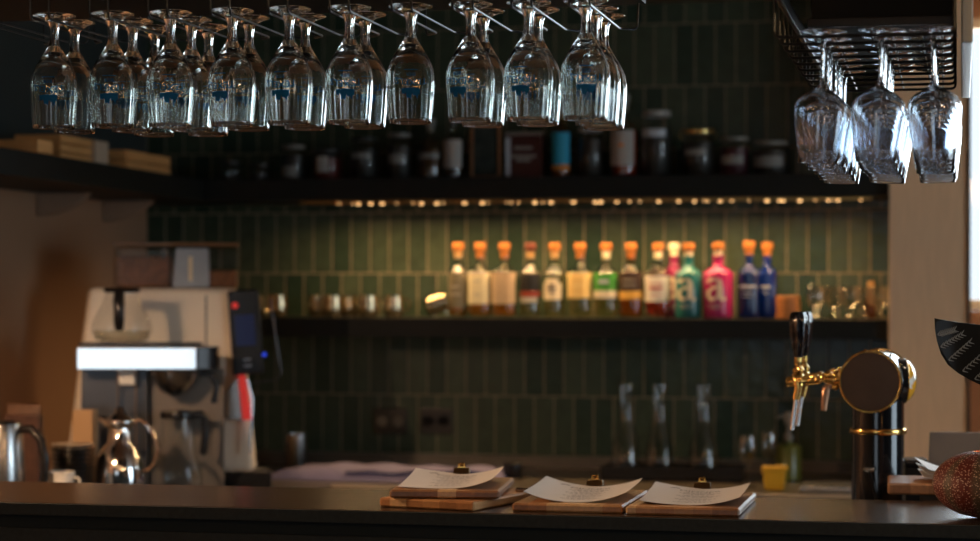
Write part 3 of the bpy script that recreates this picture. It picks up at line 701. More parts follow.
MB().box(qe(171), qe(209), y0-.006, y0+.10, z0, z1-.004, .006, top=(qe(175), qe(207), y0-.006, y0+.10)).build('ground_chute', 'milky_plastic', em)
MB().box(qe(188), qe(192), y0-.009, y0-.0065, z0+.02, z1-.03).build('chute_mark', 'cream', em)
MB().box(hx0-.004, hx1+.002, y0-.006, y1+.004, z1+.0005, ez(243), .004).build('hopper_lid', mat('amber_lid', (.25,.13,.06), .15, coat=.8), em)
# display at right
dx0, dx1 = qe(238), qe(271)
dm = T(dx0+.012, -.02, 0) @ RY(-.07)
MB().box(-.004, dx1-dx0-.01, 0, .14, ez(376), ez(291), .006, M=dm).build('display_housing', 'black_plastic', em)
mat('screen_blue', (.01,.015,.05), .2, emit=(.08,.13,.5), estr=.03); mat('red_lamp', (.6,.02,.01), .3, emit=(1,.06,.05), estr=.35); mat('blue_lamp', (.02,.05,.6), .3, emit=(.02,.08,1), estr=.6)
MB().box(.012, .070, -.003, -.0005, ez(347), ez(316), .001, M=dm).build('screen', 'screen_blue', em)
MB().lathe([(0,0),(.009,0),(.009,.003),(0,.0035)], 16, dm @ T(.016, -.0005, ez(306)) @ RX(PI/2)).build('indicator_lamp', 'red_lamp', em)
MB().lathe([(0,0),(.006,0),(.006,.003),(0,.0035)], 16, dm @ T(.092, -.0005, ez(357)) @ RX(PI/2)).build('indicator_lamp', 'blue_lamp', em)
b = MB(); b.box(.03,.052,-.003,-.0005,ez(362),ez(360), M=dm); b.box(.03,.052,-.003,-.0005,ez(368),ez(366), M=dm); b.build('button_marks', 'label_silver', em)
MB().tube([(dx1-.002,-.025,ez(300)),(dx1+.014,-.03,ez(340)),(dx1+.03,-.03,ez(372)),(dx1+.02,-.03,ez(380)),(dx0+.02,-.03,ez(384))], .0022, 8).build('trim_rod', 'grey_panel', em)
# milk wedge with red lit edge
b = MB(); b.prism([(qe(222),ez(418)),(qe(243),ez(420)),(qe(238),ez(378)),(qe(226),ez(392))], -.07, -.002, bev=.003); b.build('side_spout', 'steel', em)
b = MB(); b.prism([(qe(243.5),ez(420)),(qe(252),ez(420)),(qe(245),ez(376)),(qe(239),ez(376))], -.06, -.002); b.build('red_light_bar', 'red_lamp', em)
MB().tube([(qe(247),-.03,ez(380)),(qe(252),-.03,ez(400)),(qe(250),-.03,ez(455))], .004, 8).build('steam_wand', 'steel', em)
dt = MB(); dt.box(qe(214), qe(272), -.13, -.006, .0, .052, .004); dt.build('drip_tray', 'black_plastic', em)
MB().box(qe(219), qe(268), -.125, -.015, .0525, .058, .002).build('drip_grille', 'steel', em)

# ================= FILTER COFFEE MAKER =================
FY = 5.72; fx = X(150, FY); fz = lambda py: Zp(150, py, FY)-ZB
fm = thing('filter_coffee_maker', 'steel filter coffee maker standing in front of the white machine', 'coffee maker', (fx, FY, ZB+.0005), .28); q = lambda px: (px-150)*tY(150, FY)/F
MB().box(q(80), q(198), -.06, .11, fz(370), fz(348), .003).build('head', 'chrome', fm)
MB().box(q(198.3), q(218), -.06, .11, fz(370), fz(347), .003).build('head_end', 'gloss_black', fm)
MB().box(q(82), q(200), -.055, .105, fz(347)+.0005, fz(343.5), .001).build('warming_plate', 'black_plastic', fm)
MB().box(q(80), q(146), .045, .11, .012, fz(370)-.0005, .003).build('column', 'grey_panel', fm)
MB().box(q(146.5), q(222), .085, .11, .012, fz(370)-.0005, .003).build('back_panel', mat('panel_mid', (.17,.15,.13), .4, .3), fm)
MB().box(q(78), q(226), -.08, .11, 0, .0115, .002).build('base', 'black_plastic', fm)
for p in (118, 136): MB().tube([(q(p), .015, .012), (q(p), .015, fz(370)-.001)], .0028, 8).build('guide_rod', 'chrome', fm)
MB().box(q(119.5), q(134.5), .008, .022, fz(386), fz(370)-.001, .002).build('water_window', 'white_plastic', fm)
b = MB(); M = T(q(174), .010, 0); b.lathe([(.020,fz(396)),(.035,fz(393)),(.058,fz(382)),(.070,fz(371)-.001),(.066,fz(371)-.001),(.05,fz(384)),(.02,fz(392))], 32, M); b.build('brew_basket', 'steel', fm)
MB().tube([(q(200), .0, fz(374)),(q(212), .0, fz(376)),(q(216), .0, fz(388)),(q(214), .0, fz(404))], .009, 10).build('basket_handle', 'black_plastic', fm)
cf = thing('glass_carafe', 'glass coffee carafe with black lid and handle inside the filter maker', 'carafe', (fx+q(178)*math.cos(.28), FY+q(178)*math.sin(.28), ZB+.0125), .28)
hc = fz(412)-.012
MB().lathe([(0,0),(.060,0),(.068,.008),(.071,.04),(.066,.08),(.052,.12),(.045,hc-.02)], 36).build('glass_body', 'clear_thin', cf, ang=50)
MB().lathe([(0,hc-.02),(.049,hc-.02),(.051,hc-.012),(.048,hc),(0,hc+.004)], 28).build('lid', 'black_plastic', cf)
MB().tube([(.040,-.01,hc-.01),(.066,-.012,hc-.008),(.078,-.012,hc-.02),(.078,-.012,hc-.07),(.072,-.012,hc-.115),(.066,-.012,hc-.12)], .011, 10).build('handle', 'black_plastic', cf)
# jug on top of the maker
jx = X(122, FY); jz = ZB+fz(343.5)+.001
jg = thing('glass_carafe', 'empty glass carafe with black band resting on top of the filter maker', 'carafe', (jx, FY, jz), .34); hj = Zp(122, 289, FY)-jz
MB().lathe([(0,0),(.055,0),(.076,.008),(.086,.030),(.084,.055),(.070,.085),(.056,.108),(.047,hj-.012),(.050,hj-.002)], 36).build('glass_body', 'clear_thin', jg, ang=50)
MB().lathe([(0,.004),(.052,.004),(.072,.011),(.080,.028),(.079,.034),(0,.034)], 30).build('water', thin_glass('water_glass', (.86,.86,.80), .06), jg)
MB().lathe([(0,hj-.012),(.046,hj-.012),(.053,hj-.006),(.050,hj),(0,hj+.002)], 28).build('lid', 'black_plastic', jg)
MB().tube([(-.004,-.052,hj-.008),(-.004,-.080,hj-.012),(-.004,-.094,hj-.04),(-.004,-.095,hj-.095),(-.004,-.086,hj-.115)], .0, 10, radii=[.012,.015,.017,.015,.012]).build('handle', 'black_plastic', jg)

# ================= THINGS ON THE LEFT COUNTER =================
tj = thing('thermal_jug', 'polished chrome thermal jug with curved handle standing before the coffee machines', 'jug', (X(120,5.48), 5.48, ZB+.0005), 0)
hz = lambda py: Zp(120, py, 5.48)-ZB
MB().lathe([(0,0),(.060,0),(.064,.006),(.066,.03),(.066,.09),(.060,.125),(.046,.150),(.032,.168),(.029,hz(429))], 48).build('body', 'chrome', tj, ang=60)
MB().lathe([(.0292,hz(429)),(.036,hz(427)),(.042,hz(424)),(.040,hz(420)),(.026,hz(417)),(.016,hz(414)),(.014,hz(410)),(.008,hz(408)),(0,hz(407.5))], 40).build('lid', 'chrome', tj, ang=60)
MB().tube([(-.030,0,hz(424)),(-.046,0,hz(421)),(-.062,0,hz(419))], 0, 10, radii=[.014,.012,.006]).build('spout', 'chrome', tj)
MB().tube([(.034,0,hz(424)),(.060,0,hz(420)),(.085,0,hz(427)),(.105,0,hz(441)),(.112,0,hz(450)),(.100,0,hz(463)),(.080,0,hz(470)),(.066,0,hz(472))], .0055, 10).build('handle', 'chrome', tj)
kt = thing('kettle', 'brushed steel kettle with black handle at the far left edge', 'kettle', (X(1,5.2), 5.2, ZB+.0005)); kz = lambda py: Zp(1, py, 5.2)-ZB
MB().lathe([(0,0),(.062,0),(.064,.006),(.062,.10),(.057,kz(430)),(.055,kz(428))], 40).build('body', 'steel', kt)
MB().lathe([(0,kz(427.9)),(.056,kz(427.9)),(.054,kz(425)),(.040,kz(422)),(0,kz(421))], 36).build('lid', 'steel', kt)
MB().tube([(.052,0,kz(431)),(.085,0,kz(430)),(.112,0,kz(440)),(.124,0,kz(460)),(.122,0,kz(485)),(.105,0,kz(503)),(.062,0,kz(508))], .011, 12).build('handle', 'black_plastic', kt)
cb = thing('coffee_bag', 'dark reddish patterned packet behind the steel kettle', 'packet', (X(24,5.72), 5.72, ZB+.0005), .1); kb = Zp(24, 405, 5.72)-ZB
mat('packet', (.09,.035,.02), .45, noise=.8, nscale=30)
MB().box(-.055,.055,-.03,.03,0,kb-.03,.006,top=(-.052,.052,-.022,.022)).build('packet_body', 'packet', cb)
MB().box(-.05,.05,-.010,.010,kb-.032,kb,.004,top=(-.05,.05,-.003,.003)).build('folded_top', mat('packet_top', (.16,.07,.03), .4, noise=.6, nscale=40), cb)
# saucers
mat('saucer_dark', (.02,.018,.016), .3); mat('saucer_cream', (.42,.32,.22), .35)
sx, sy = X(73,5.42), 5.42
sp = [(r*.88, z) for r, z in [(0,.004),(.032,.003),(.034,0),(.037,0),(.038,.004),(.060,.010),(.067,.0145),(.0665,.0165),(.058,.0125),(.036,.0075),(0,.0075)]]
s0 = MB().lathe(sp, 36).build('saucer', 'saucer_dark', None, (sx, sy, ZB+.0005)); tag(s0, 'dark saucer, lowest of the stack beside the chrome jug', 'saucer', 'dark saucers in a stack')
for k in range(1, 12): dup(s0, (sx+random.uniform(-.001,.001), sy, ZB+.0005+.0124*k), 0, 'dark saucer, %s from the bottom of the stack beside the chrome jug' % ['','second','third','fourth','fifth','sixth','seventh','eighth','ninth','tenth','eleventh','twelfth'][k])
tag(MB().lathe(sp, 36).build('saucer', 'saucer_cream', None, (sx, sy, ZB+.0005+.0124*12)), 'cream saucer lying on top of the dark saucer stack', 'saucer')
cu = thing('milk_jug', 'small white milk jug low between the kettle handle and the saucers', 'jug', (X(62,5.26), 5.26, ZB+.0005))
MB().lathe([(0,0),(.026,0),(.033,.03),(.031,.075),(.035,.103),(.033,.103),(.029,.075),(.030,.03),(0,.005)], 28).build('cup_body', 'white_plastic', cu); MB().tube([(.032,0,.090),(.050,0,.085),(.052,0,.055),(.032,0,.04)], .0035, 8).build('handle', 'white_plastic', cu)
tag(MB().box(-.030,.030,-.02,.02,0,Zp(88,411,5.52)-ZB,.003).build('paper_box', mat('card_tan', (.50,.32,.17), .7), None, (X(86,5.55), 5.545, ZB+.0005)), 'tan cardboard box between the saucers and the chrome jug', 'box')
tag(MB().lathe([(0,0),(.034,0),(.036,.004),(.036,.105),(.033,.108),(.033,.10),(0,.01)], 28).build('steel_canister', 'steel', None, (X(297,6.85), 6.85, ZB+.0005)), 'small steel canister by the wall right of the coffee machine', 'canister')
# towel
tw_ = thing('folded_towel', 'long folded lavender towel with navy edges on the back counter', 'towel', (0,0,0))
mat('lavender', (.19,.18,.31), .9, noise=.12, nscale=30, bump=.3); mat('navy', (.02,.025,.10), .9)
tx0, tx1 = X(284,6.5), X(505,6.5)
def tf(u, v):
    x = tx0+(tx1-tx0)*u; y = 6.32+.30*v; e = min(1, 8*u, 12*(1-u), 8*v, 8*(1-v)); e = max(e, 0)
    return (x, y, ZB+.004+(.030+.005*math.sin(u*9+v*2)*math.cos(v*5)+.003*math.sin(u*31))*e**.5)
MB().grid(tf, 60, 14, .003).build('cloth', 'lavender', tw_)
def nf(u, v):
    x, y, z = tf(.25+.75*u, .90+.06*v); return (x, y, z+.003)
MB().grid(nf, 50, 3, .002).build('hem', 'navy', tw_)
def nf2(u, v):
    x, y, z = tf(.35+.62*u, .05+.05*v); return (x, y, z+.003)
MB().grid(nf2, 50, 3, .002).build('hem', 'navy', tw_)
tag(MB().lathe([(0,0),(.028,0),(.030,.003),(.030,.045),(.026,.05),(0,.05)], 24).build('black_pot', 'black_plastic', None, (X(513,6.55), 6.55, ZB+.0005)), 'small black pot at the right end of the lavender towel', 'pot')
# tray with water carafes
tr = thing('serving_tray', 'long black tray holding three clear carafes on the back counter', 'tray', (X(674,6.6), 6.62, ZB+.0005)); hw = X(745,6.6)-X(674,6.6)
b = MB(); b.box(-hw,hw,-.09,.09,0,.008,.003); b.build('tray_base', 'black_plastic', tr)
b = MB(); b.box(-hw,hw,-.09,-.082,.0082,.045,.002); b.box(-hw,hw,.082,.09,.0082,.045,.002); b.box(-hw,-hw+.008,-.0815,.0815,.0082,.045,.002); b.box(hw-.008,hw,-.0815,.0815,.0082,.045,.002); b.build('rim', 'black_plastic', tr)
wc = thing('water_carafe', 'x', 'carafe', (0,0,0), 0, 'clear carafes on the black tray')
MB().lathe([(0,.003),(.045,0),(.050,.006),(.051,.03),(.046,.08),(.034,.13),(.023,.165),(.020,.20),(.022,.25),(.027,.285),(.0265,.287)], 32).build('glass_body', thin_glass('carafe_glass', (.84,.86,.85), .07), wc, ang=60)
MB().lathe([(.021,.215),(.0235,.217),(.0235,.224),(.0212,.226)], 24).build('collar', 'clear_thin', wc)
for i, (px, nm) in enumerate([(626,'left'),(660,'middle'),(704,'right')]):
    loc = (X(px,6.62), 6.62, ZB+.0095); lab = 'tall clear water carafe, %s one of three on the black tray' % nm
    if i == 0: wc.location = loc; wc['label'] = lab
    else: dup(wc, loc, i, lab)
cg = thing('cordial_glass', 'x', 'glass', (0,0,0), 0, 'small stemmed glasses beside the yellow box')
MB().lathe([(0,0),(.026,0),(.027,.002),(.008,.006),(.004,.012),(.004,.060),(.012,.072),(.025,.090),(.028,.115),(.025,.145),(.023,.155)], 28).build('bowl', 'small_glass', cg, ang=60)
for i, (px, Y, nm) in enumerate([(748,6.42,'small stemmed glass standing left of the yellow box'),(769,6.62,'small stemmed glass behind the yellow box')]):
    loc = (X(px,Y), Y, ZB+.0005)
    if i == 0: cg.location = loc; cg['label'] = nm
    else: dup(cg, loc, 0, nm)
yx = thing('yellow_tub', 'yellow plastic tub with a wide rim on the back counter', 'tub', (X(775,6.34), 6.34, ZB+.0005), 0); mat('yellow', (.62,.36,.02), .5)
hy = Zp(775,466,6.34)-ZB
MB().box(-.027,.027,-.025,.025,0,hy-.012,.003,top=(-.032,.032,-.03,.03)).build('tub_body', 'yellow', yx); MB().box(-.037,.037,-.034,.034,hy-.0118,hy,.003).build('rim', 'yellow', yx)
gs = thing('soap_dispenser', 'green soap bottle with clear pump by the tiles', 'soap dispenser', (X(789,6.7), 6.7, ZB+.0005)); hg = Zp(789,444,6.7)-ZB
MB().lathe([(0,0),(.036,0),(.039,.004),(.039,hg-.008),(.034,hg),(.012,hg+.006),(.012,hg+.012)], 30).build('bottle_body', mat('soap_green', (.12,.13,.02), .3, coat=.3), gs)
MB().lathe([(0,hg+.012),(.014,hg+.012),(.014,hg+.03),(.007,hg+.034),(.006,hg+.06),(.013,hg+.066),(.016,hg+.085),(.012,hg+.10),(0,hg+.102)], 20).build('pump', 'jar_lid', gs)
MB().tube([(0,0,hg+.088),(-.02,-.01,hg+.09),(-.032,-.015,hg+.082)], .004, 8).build('nozzle', 'jar_lid', gs)
sk = tag(MB().box(X(800,6.28), X(852,6.28), 6.24, 6.44, ZB+.0005, ZB+.02, .004).build('steel_tray', 'steel', None), 'low steel tray at the right end of the back counter', 'tray')

# ================= BEER TOWER =================
TY = 4.60; tx = X(878, TY); tz = lambda py, px=878, Y=TY: Zp(px, py, Y)-ZS
bt = thing('beer_tower', 'black beer tower with round drum head and brass taps behind the bar', 'beer tower', (tx, TY, ZS+.0005)); sc_ = tY(878, TY)/F
rc = 26*sc_
mat('tower_black', (.010,.011,.013), .16, .3, coat=.5)
MB().lathe([(0,0),(rc*1.25,0),(rc*1.25,.01),(rc*1.02,.014),(rc,.02),(rc,tz(398))], 48).build('column', 'tower_black', bt, ang=60)
zr_ = tz(430); MB().lathe([(rc+.0003,zr_-.006),(rc+.004,zr_-.006),(rc+.0055,zr_-.003),(rc+.0055,zr_+.003),(rc+.004,zr_+.006),(rc+.0003,zr_+.006)], 48).build('ring', 'brass', bt)
dc = (px_l(871, TY-.06, tx)+.007, 0, tz(381, 871, TY-.06)); rd = 31*tY(871, TY-.06)/F
A = T(dc[0], 0, dc[2]) @ RZ(-.12) @ RX(PI/2)     # local z -> toward the camera
MB().lathe([(0,-.075),(rd*.9,-.075),(rd*.99,-.070),(rd,-.06),(rd,.060),(rd*.985,.066),(rd*.94,.0665),(0,.0665)], 64, A).build('drum', 'tower_black', bt, ang=50)
def torus(R, r, M, n=64, k=10):
    b = MB(); rings = [[b.bm.verts.new(M @ Vector(((R+r*math.cos(2*PI*j/k))*math.cos(2*PI*i/n), (R+r*math.cos(2*PI*j/k))*math.sin(2*PI*i/n), r*math.sin(2*PI*j/k)))) for j in range(k)] for i in range(n)]
    for i in range(n):
        for j in range(k): b.bm.faces.new((rings[i][j], rings[(i+1)%n][j], rings[(i+1)%n][(j+1)%k], rings[i][(j+1)%k]))
    return b
torus(rd*.975, .0030, A @ T(0,0,.067)).build('front_ring', 'brass', bt); torus(rd*1.0, .0028, A @ T(0,0,-.062)).build('rear_ring', 'brass', bt)
mat('medallion', (.060,.042,.033), .5, .0, spec=.3, noise=.3, nscale=18)
MB().lathe([(0,.070),(rd*.8,.0695),(rd*.94,.0685),(rd*.94,.0668)], 64, A).build('medallion', 'medallion', bt)
for k in range(5):
    a = .55+k*.42; MB().ell(A @ Vector((rd*1.01*math.cos(a), rd*1.01*math.sin(a), .035)), .0038, .0038, .0038, u=10, v=8).build('rivet', 'brass', bt)
# badge on the right
bz = tz(380); r_b = 22.5*sc_
Bm = T(dc[0]+rd*.58, .005, bz-0) @ RZ(.22) @ RY(PI/2)
L0 = .021
MB().lathe([(0,0),(r_b,0),(r_b,L0),(r_b*.98,L0+.002),(0,L0+.002)], 48, Bm).build('badge_housing', 'tower_black', bt)
def badge_mat():
    m, nt, b = new_mat('beer_badge'); tc = nt.nodes.new('ShaderNodeTexCoord'); sp = nt.nodes.new('ShaderNodeSeparateXYZ'); nt.links.new(tc.outputs['Object'], sp.inputs[0])
    vo = nt.nodes.new('ShaderNodeTexNoise'); vo.inputs['Scale'].default_value = 38; nt.links.new(tc.outputs['Object'], vo.inputs[0])
    cr = nt.nodes.new('ShaderNodeValToRGB'); cr.color_ramp.interpolation = 'LINEAR'
    cr.color_ramp.elements[0].position = .57; cr.color_ramp.elements[0].color = (.85,.42,.03,1); cr.color_ramp.elements[1].position = .62; cr.color_ramp.elements[1].color = (.85,.80,.70,1)
    nt.links.new(vo.outputs['Fac'], cr.inputs[0]); nt.links.new(cr.outputs[0], b.inputs['Base Color']); b.inputs['Roughness'].default_value = .2; b.inputs['Coat Weight'].default_value = .5
    MATS['beer_badge'] = m
badge_mat()
MB().lathe([(0,L0+.026),(r_b*.35,L0+.0245),(r_b*.65,L0+.019),(r_b*.88,L0+.010),(r_b*.97,L0+.0025)], 48, Bm).build('badge_face', 'beer_badge', bt, ang=60)
torus(r_b*.98, .0016, Bm @ T(0,0,L0+.0025)).build('badge_ring', 'brass', bt)
# faucets on the left
mat('copper', (.55,.30,.18), .3, 1.)
def faucet(dy):
    S = lambda px, py, d=0: Vector((px_l(px, TY-.03, tx), -.03+dy+d, tz(py, px, TY-.03)))
    body = MB(); body.tube([S(842,379), S(836,379), S(832,378), S(822,378), S(820,379), S(805,380), S(790,381), S(787,381)], 0, 16, radii=[.009,.014,.012,.007,.010,.0115,.0115,.010])
    body.ell(S(829,374), .009,.009,.009); body.ell(S(836,371), .006,.006,.006); body.ell(S(816,377), .0085,.010,.0085); body.ell(S(836,386), .0075,.0075,.0075)
    f = body.build('faucet', 'brass', bt)
    c = S(799,378)
    MB().lathe([(0,-.014),(.013,-.014),(.0135,.004),(.010,.010),(.0125,.014),(.0125,.020),(.007,.026),(.009,.032),(.0085,.046),(0,.048)], 24, T(*c)).build('handle_mount', 'brass', f)
    z0 = tz(357, 799, TY-.03)-c.z; z1 = tz(311, 799, TY-.03)-c.z; hh = z1-z0
    fl = lambda a, r, z, i: 1+.06*math.cos(8*a)
    MB().lathe([(0,z0),(.0095,z0),(.0115,z0+hh*.15),(.0160,z0+hh*.45),(.0180,z0+hh*.7),(.0172,z0+hh*.9),(.0140,z0+hh*.985),(.007,z0+hh),(0,z0+hh*.97)], 64, T(*c), mod=fl).build('tap_handle', 'gloss_black', f)
    MB().tube([S(800,383), S(799,390), S(797,399)], 0, 14, radii=[.010,.0095,.0085]).build('nozzle_mount', 'brass', f)
    MB().tube([S(797.5,397), S(796,405), S(794,418), S(793,429)], .0052, 14).build('spout', 'chrome', f)
    return f
faucet(-.02); faucet(.14)
Sx = lambda px, py: Vector((px_l(px, TY+.12, tx), .12, tz(py, px, TY+.12)))
MB().tube([Sx(842,384), Sx(829,385), Sx(826,388), Sx(825,398), Sx(824,410)], 0, 12, radii=[.007,.008,.009,.008,.006]).build('rear_spout', 'copper', bt)
# little lever low on the column
S2 = lambda px, py: Vector((px_l(px, TY-.09, tx), -.09, tz(py, px, TY-.09)))
MB().tube([S2(870,471), S2(873,484), S2(877,500), S2(879,512)], .0026, 8).build('lever', 'black_metal', bt)
MB().lathe([(0,.0),(.010,.001),(.0125,.005),(.010,.009),(0,.011)], 20, T(*S2(869.5,471.5))).build('lever_knob', 'steel', bt)

# ================= MENU BOARDS ON THE BAR =================
def board(name_lab, fx_c, yf, yawr, w, d, z, clip=True, th=.015):
    o = thing('menu_board', name_lab, 'clipboard', (fx_c, yf, z), yawr, 'wooden menu boards')
    MB().box(-w/2, w/2, 0, d, 0, th, .0034, seg=1).build('wooden_board', 'board_wood', o)
    if not clip: return o
    c = MB(); zz = th
    c.box(-.017,.017,d-.028,d-.004,zz+.0095,zz+.020,.002, top=(-.016,.016,d-.020,d-.012)); c.box(-.015,.015,d-.0125,d-.004,zz+.0004,zz+.0094,.001)
    cl = c.build('clip', mat('clip_brass', (.17,.10,.045), .35, 1.), o)
    b = MB(); b.tube([(-.005,d-.016,zz+.019),(-.005,d-.019,zz+.028),(.005,d-.019,zz+.028),(.005,d-.016,zz+.019)], .0022, 8); b.tube([(-.008,d-.016,zz+.0215),(.008,d-.016,zz+.0215)], .003, 10); b.tube([(-.002,d-.012,zz+.020),(.003,d-.006,zz+.029)], .0024, 8)
    b.build('clip_lever', 'brass', cl)
    return o
def sheet(lab, bo, w, l, y0, kl, kr, th=.015, yaw=0, tilt=0., low=.0008, dx=0.):
    o = thing('menu_sheet', lab, 'menu', bo.location+Vector((0,0,th)), bo.rotation_euler.z+yaw, 'curled menu sheets on the boards')
    def zf(x, v):
        u = x/(w/2); k = kl if u < 0 else kr
        return low+k*abs(u)**2.2*(1-.12*v)+tilt*v*max(0,-u)+.007*v**2.5
    fn = lambda u, v: ((u-.5)*w+dx, y0+l*v, zf((u-.5)*w, v))
    MB().grid(fn, 36, 16, .0004).build('paper', 'paper', o)
    b = MB()
    def flat(me, cx, cy, sx=1.):
        add_flat(b, me, lambda co: (dx+cx+co.x*sx, y0+cy+co.y, zf(cx+co.x*sx, (cy+co.y)/l)+.0005))
    flat(text_verts('DINNER', .017), .0, l-.048, 1.3)
    rows = [(.066,.05),(.078,.075),(.088,.06),(.108,.05),(.120,.08),(.133,.06),(.155,.045),(.168,.075),(.182,.055),(.205,.05),(.22,.07)]
    for yy, ww in rows:
        x = -ww/2
        while x < ww/2 and yy < l-.02:
            dw = random.uniform(.004, .010); cy = l-yy
            q4 = [(x, cy), (min(x+dw, ww/2+.004), cy), (min(x+dw, ww/2+.004), cy+.003), (x, cy+.003)]
            b.bm.faces.new([b.bm.verts.new((a+dx, y0+e, zf(a, e/l)+.0004)) for a, e in q4]); x += dw+.003
    for k in range(6):
        x = -w*.32+.003*k; cy = l-.028-.003*abs(k-3)
        b.bm.faces.new([b.bm.verts.new((a+dx, y0+e, zf(a, e/l)+.0005)) for a, e in [(x,cy),(x+.0036,cy),(x+.0036,cy+.005),(x,cy+.005)]])
    b.build('print', 'ink', o, fix=False)
    return o
def front(px, py, z): 
    t = (H-z)*F/(py-300); u = (px-490)/F; return Vector((t*(-s_+u*c_), t*(c_+u*s_), z))
D = .33
# lower, turned board of the left pile
a = front(384, 504.5, ZT); bq = front(485, 509.5, ZT)
a.y = max(a.y, BY0+.06); 
b0 = board('lower wooden board of the left pile, turned under the upper one', (a.x+bq.x)/2-.002, BY0+.045, -.24, .20, .31, ZT+.0005, clip=False, th=.0175)
b = MB(); b.box(.074,.096,.235,.262,.0178,.0215,.001); b.tube([(.070,.248,.0212),(.098,.248,.0212)], .0028, 10); b.build('clip', 'chrome', b0)
b1 = board('upper wooden menu board of the left pile with a curled sheet', X(444, 3.92), 3.925, .115, .208, .31, ZT+.0195)
s1 = sheet('curled menu sheet on the left pile of boards', b1, .178, .262, .032, .003, .018, tilt=.008, dx=-.004)
b2 = board('middle wooden menu board on the bar, its sheet curling at both ends', X(567, 3.90), 3.905, 0.0, .208, D, ZT+.0005)
s2 = sheet('curled menu sheet on the middle board, lifted highest at both ends', b2, .192, .275, .035, .019, .020, yaw=.03, tilt=.002, dx=.008)
b3 = board('right wooden menu board on the bar beside the empty counter', X(683, 3.90), 3.895, 0.0, .208, D, ZT+.0005)
s3 = sheet('curled menu sheet on the right board', b3, .185, .262, .043, .007, .016, yaw=.02, tilt=.007, dx=.008)

# ================= RIGHT FOREGROUND =================
# sea urchin candle holder
ux, uy = X(985, 3.985), 3.985
mat_u, nt, bs = new_mat('urchin_shell'); MATS['urchin_shell'] = mat_u
tc = nt.nodes.new('ShaderNodeTexCoord'); vo = nt.nodes.new('ShaderNodeTexVoronoi'); vo.inputs['Scale'].default_value = 250; nt.links.new(tc.outputs['Object'], vo.inputs[0])
cr = nt.nodes.new('ShaderNodeValToRGB'); cr.color_ramp.elements[0].position = .22; cr.color_ramp.elements[0].color = (.58,.46,.37,1); cr.color_ramp.elements[1].position = .36; cr.color_ramp.elements[1].color = (0,0,0,1)
nt.links.new(vo.outputs['Distance'], cr.inputs[0])
sp_ = nt.nodes.new('ShaderNodeSeparateXYZ'); nt.links.new(tc.outputs['Object'], sp_.inputs[0])
at_ = nt.nodes.new('ShaderNodeMath'); at_.operation = 'ARCTAN2'; nt.links.new(sp_.outputs[1], at_.inputs[0]); nt.links.new(sp_.outputs[0], at_.inputs[1])
m1 = nt.nodes.new('ShaderNodeMath'); m1.operation = 'MULTIPLY'; m1.inputs[1].default_value = 10; nt.links.new(at_.outputs[0], m1.inputs[0])
sn = nt.nodes.new('ShaderNodeMath'); sn.operation = 'SINE'; nt.links.new(m1.outputs[0], sn.inputs[0])
c2 = nt.nodes.new('ShaderNodeValToRGB'); c2.color_ramp.elements[0].position = .5; c2.color_ramp.elements[0].color = (.15,.024,.014,1); c2.color_ramp.elements[1].position = 1.; c2.color_ramp.elements[1].color = (.11,.075,.042,1)
mr_ = nt.nodes.new('ShaderNodeMapRange'); mr_.inputs['From Min'].default_value = -1; nt.links.new(sn.outputs[0], mr_.inputs['Value']); nt.links.new(mr_.outputs[0], c2.inputs[0])
ax_ = nt.nodes.new('ShaderNodeMix'); ax_.data_type = 'RGBA'; ax_.blend_type = 'ADD'; ax_.inputs[0].default_value = 1; nt.links.new(c2.outputs[0], ax_.inputs[6]); nt.links.new(cr.outputs[0], ax_.inputs[7]); nt.links.new(ax_.outputs[2], bs.inputs['Base Color'])
bp = nt.nodes.new('ShaderNodeBump'); bp.invert = True; bp.inputs['Strength'].default_value = .6; bp.inputs['Distance'].default_value = .002; nt.links.new(vo.outputs['Distance'], bp.inputs['Height']); nt.links.new(bp.outputs[0], bs.inputs['Normal']); bs.inputs['Roughness'].default_value = .5
ur = thing('sea_urchin_holder', 'red ribbed sea urchin shell candle holder with pale dots at the right edge', 'candle holder', (ux, uy, ZT+.0005))
prof = []; R_, HZ = .094, .0615
for i in range(25):
    a = -PI/2+PI*.93*i/24+(0 if i else 0); prof.append((max(0, R_*math.cos(a)) if i else 0, HZ+HZ*math.sin(a)*(1 if a < 0 else .98)))
top_r = prof[-1][0]; prof += [(top_r*.9, prof[-1][1]-.004), (top_r*.85, prof[-1][1]-.03), (0, prof[-1][1]-.03)]
prof[1] = (prof[1][0], .001)
MB().lathe(prof, 160, mod=lambda a, r, z, i: 1+.022*abs(math.sin(5*a))**.6-.02).build('shell', 'urchin_shell', ur, ang=60)
tlz = HZ*2-.034
cd = MB().lathe([(0,tlz),(top_r*.78,tlz),(top_r*.78,tlz+.018),(0,tlz+.018)], 24).build('tealight', 'white_plastic', ur)
MB().lathe([(0,tlz+.022),(.0035,tlz+.025),(.004,tlz+.030),(.002,tlz+.038),(0,tlz+.043)], 12).build('flame', mat('flame', (1,.5,.1), .5, emit=(1,.45,.12), estr=30), cd)
MB().tube([(0,0,tlz+.0185),(0,0,tlz+.0225)], .0008, 6).build('wick', 'ink', cd)
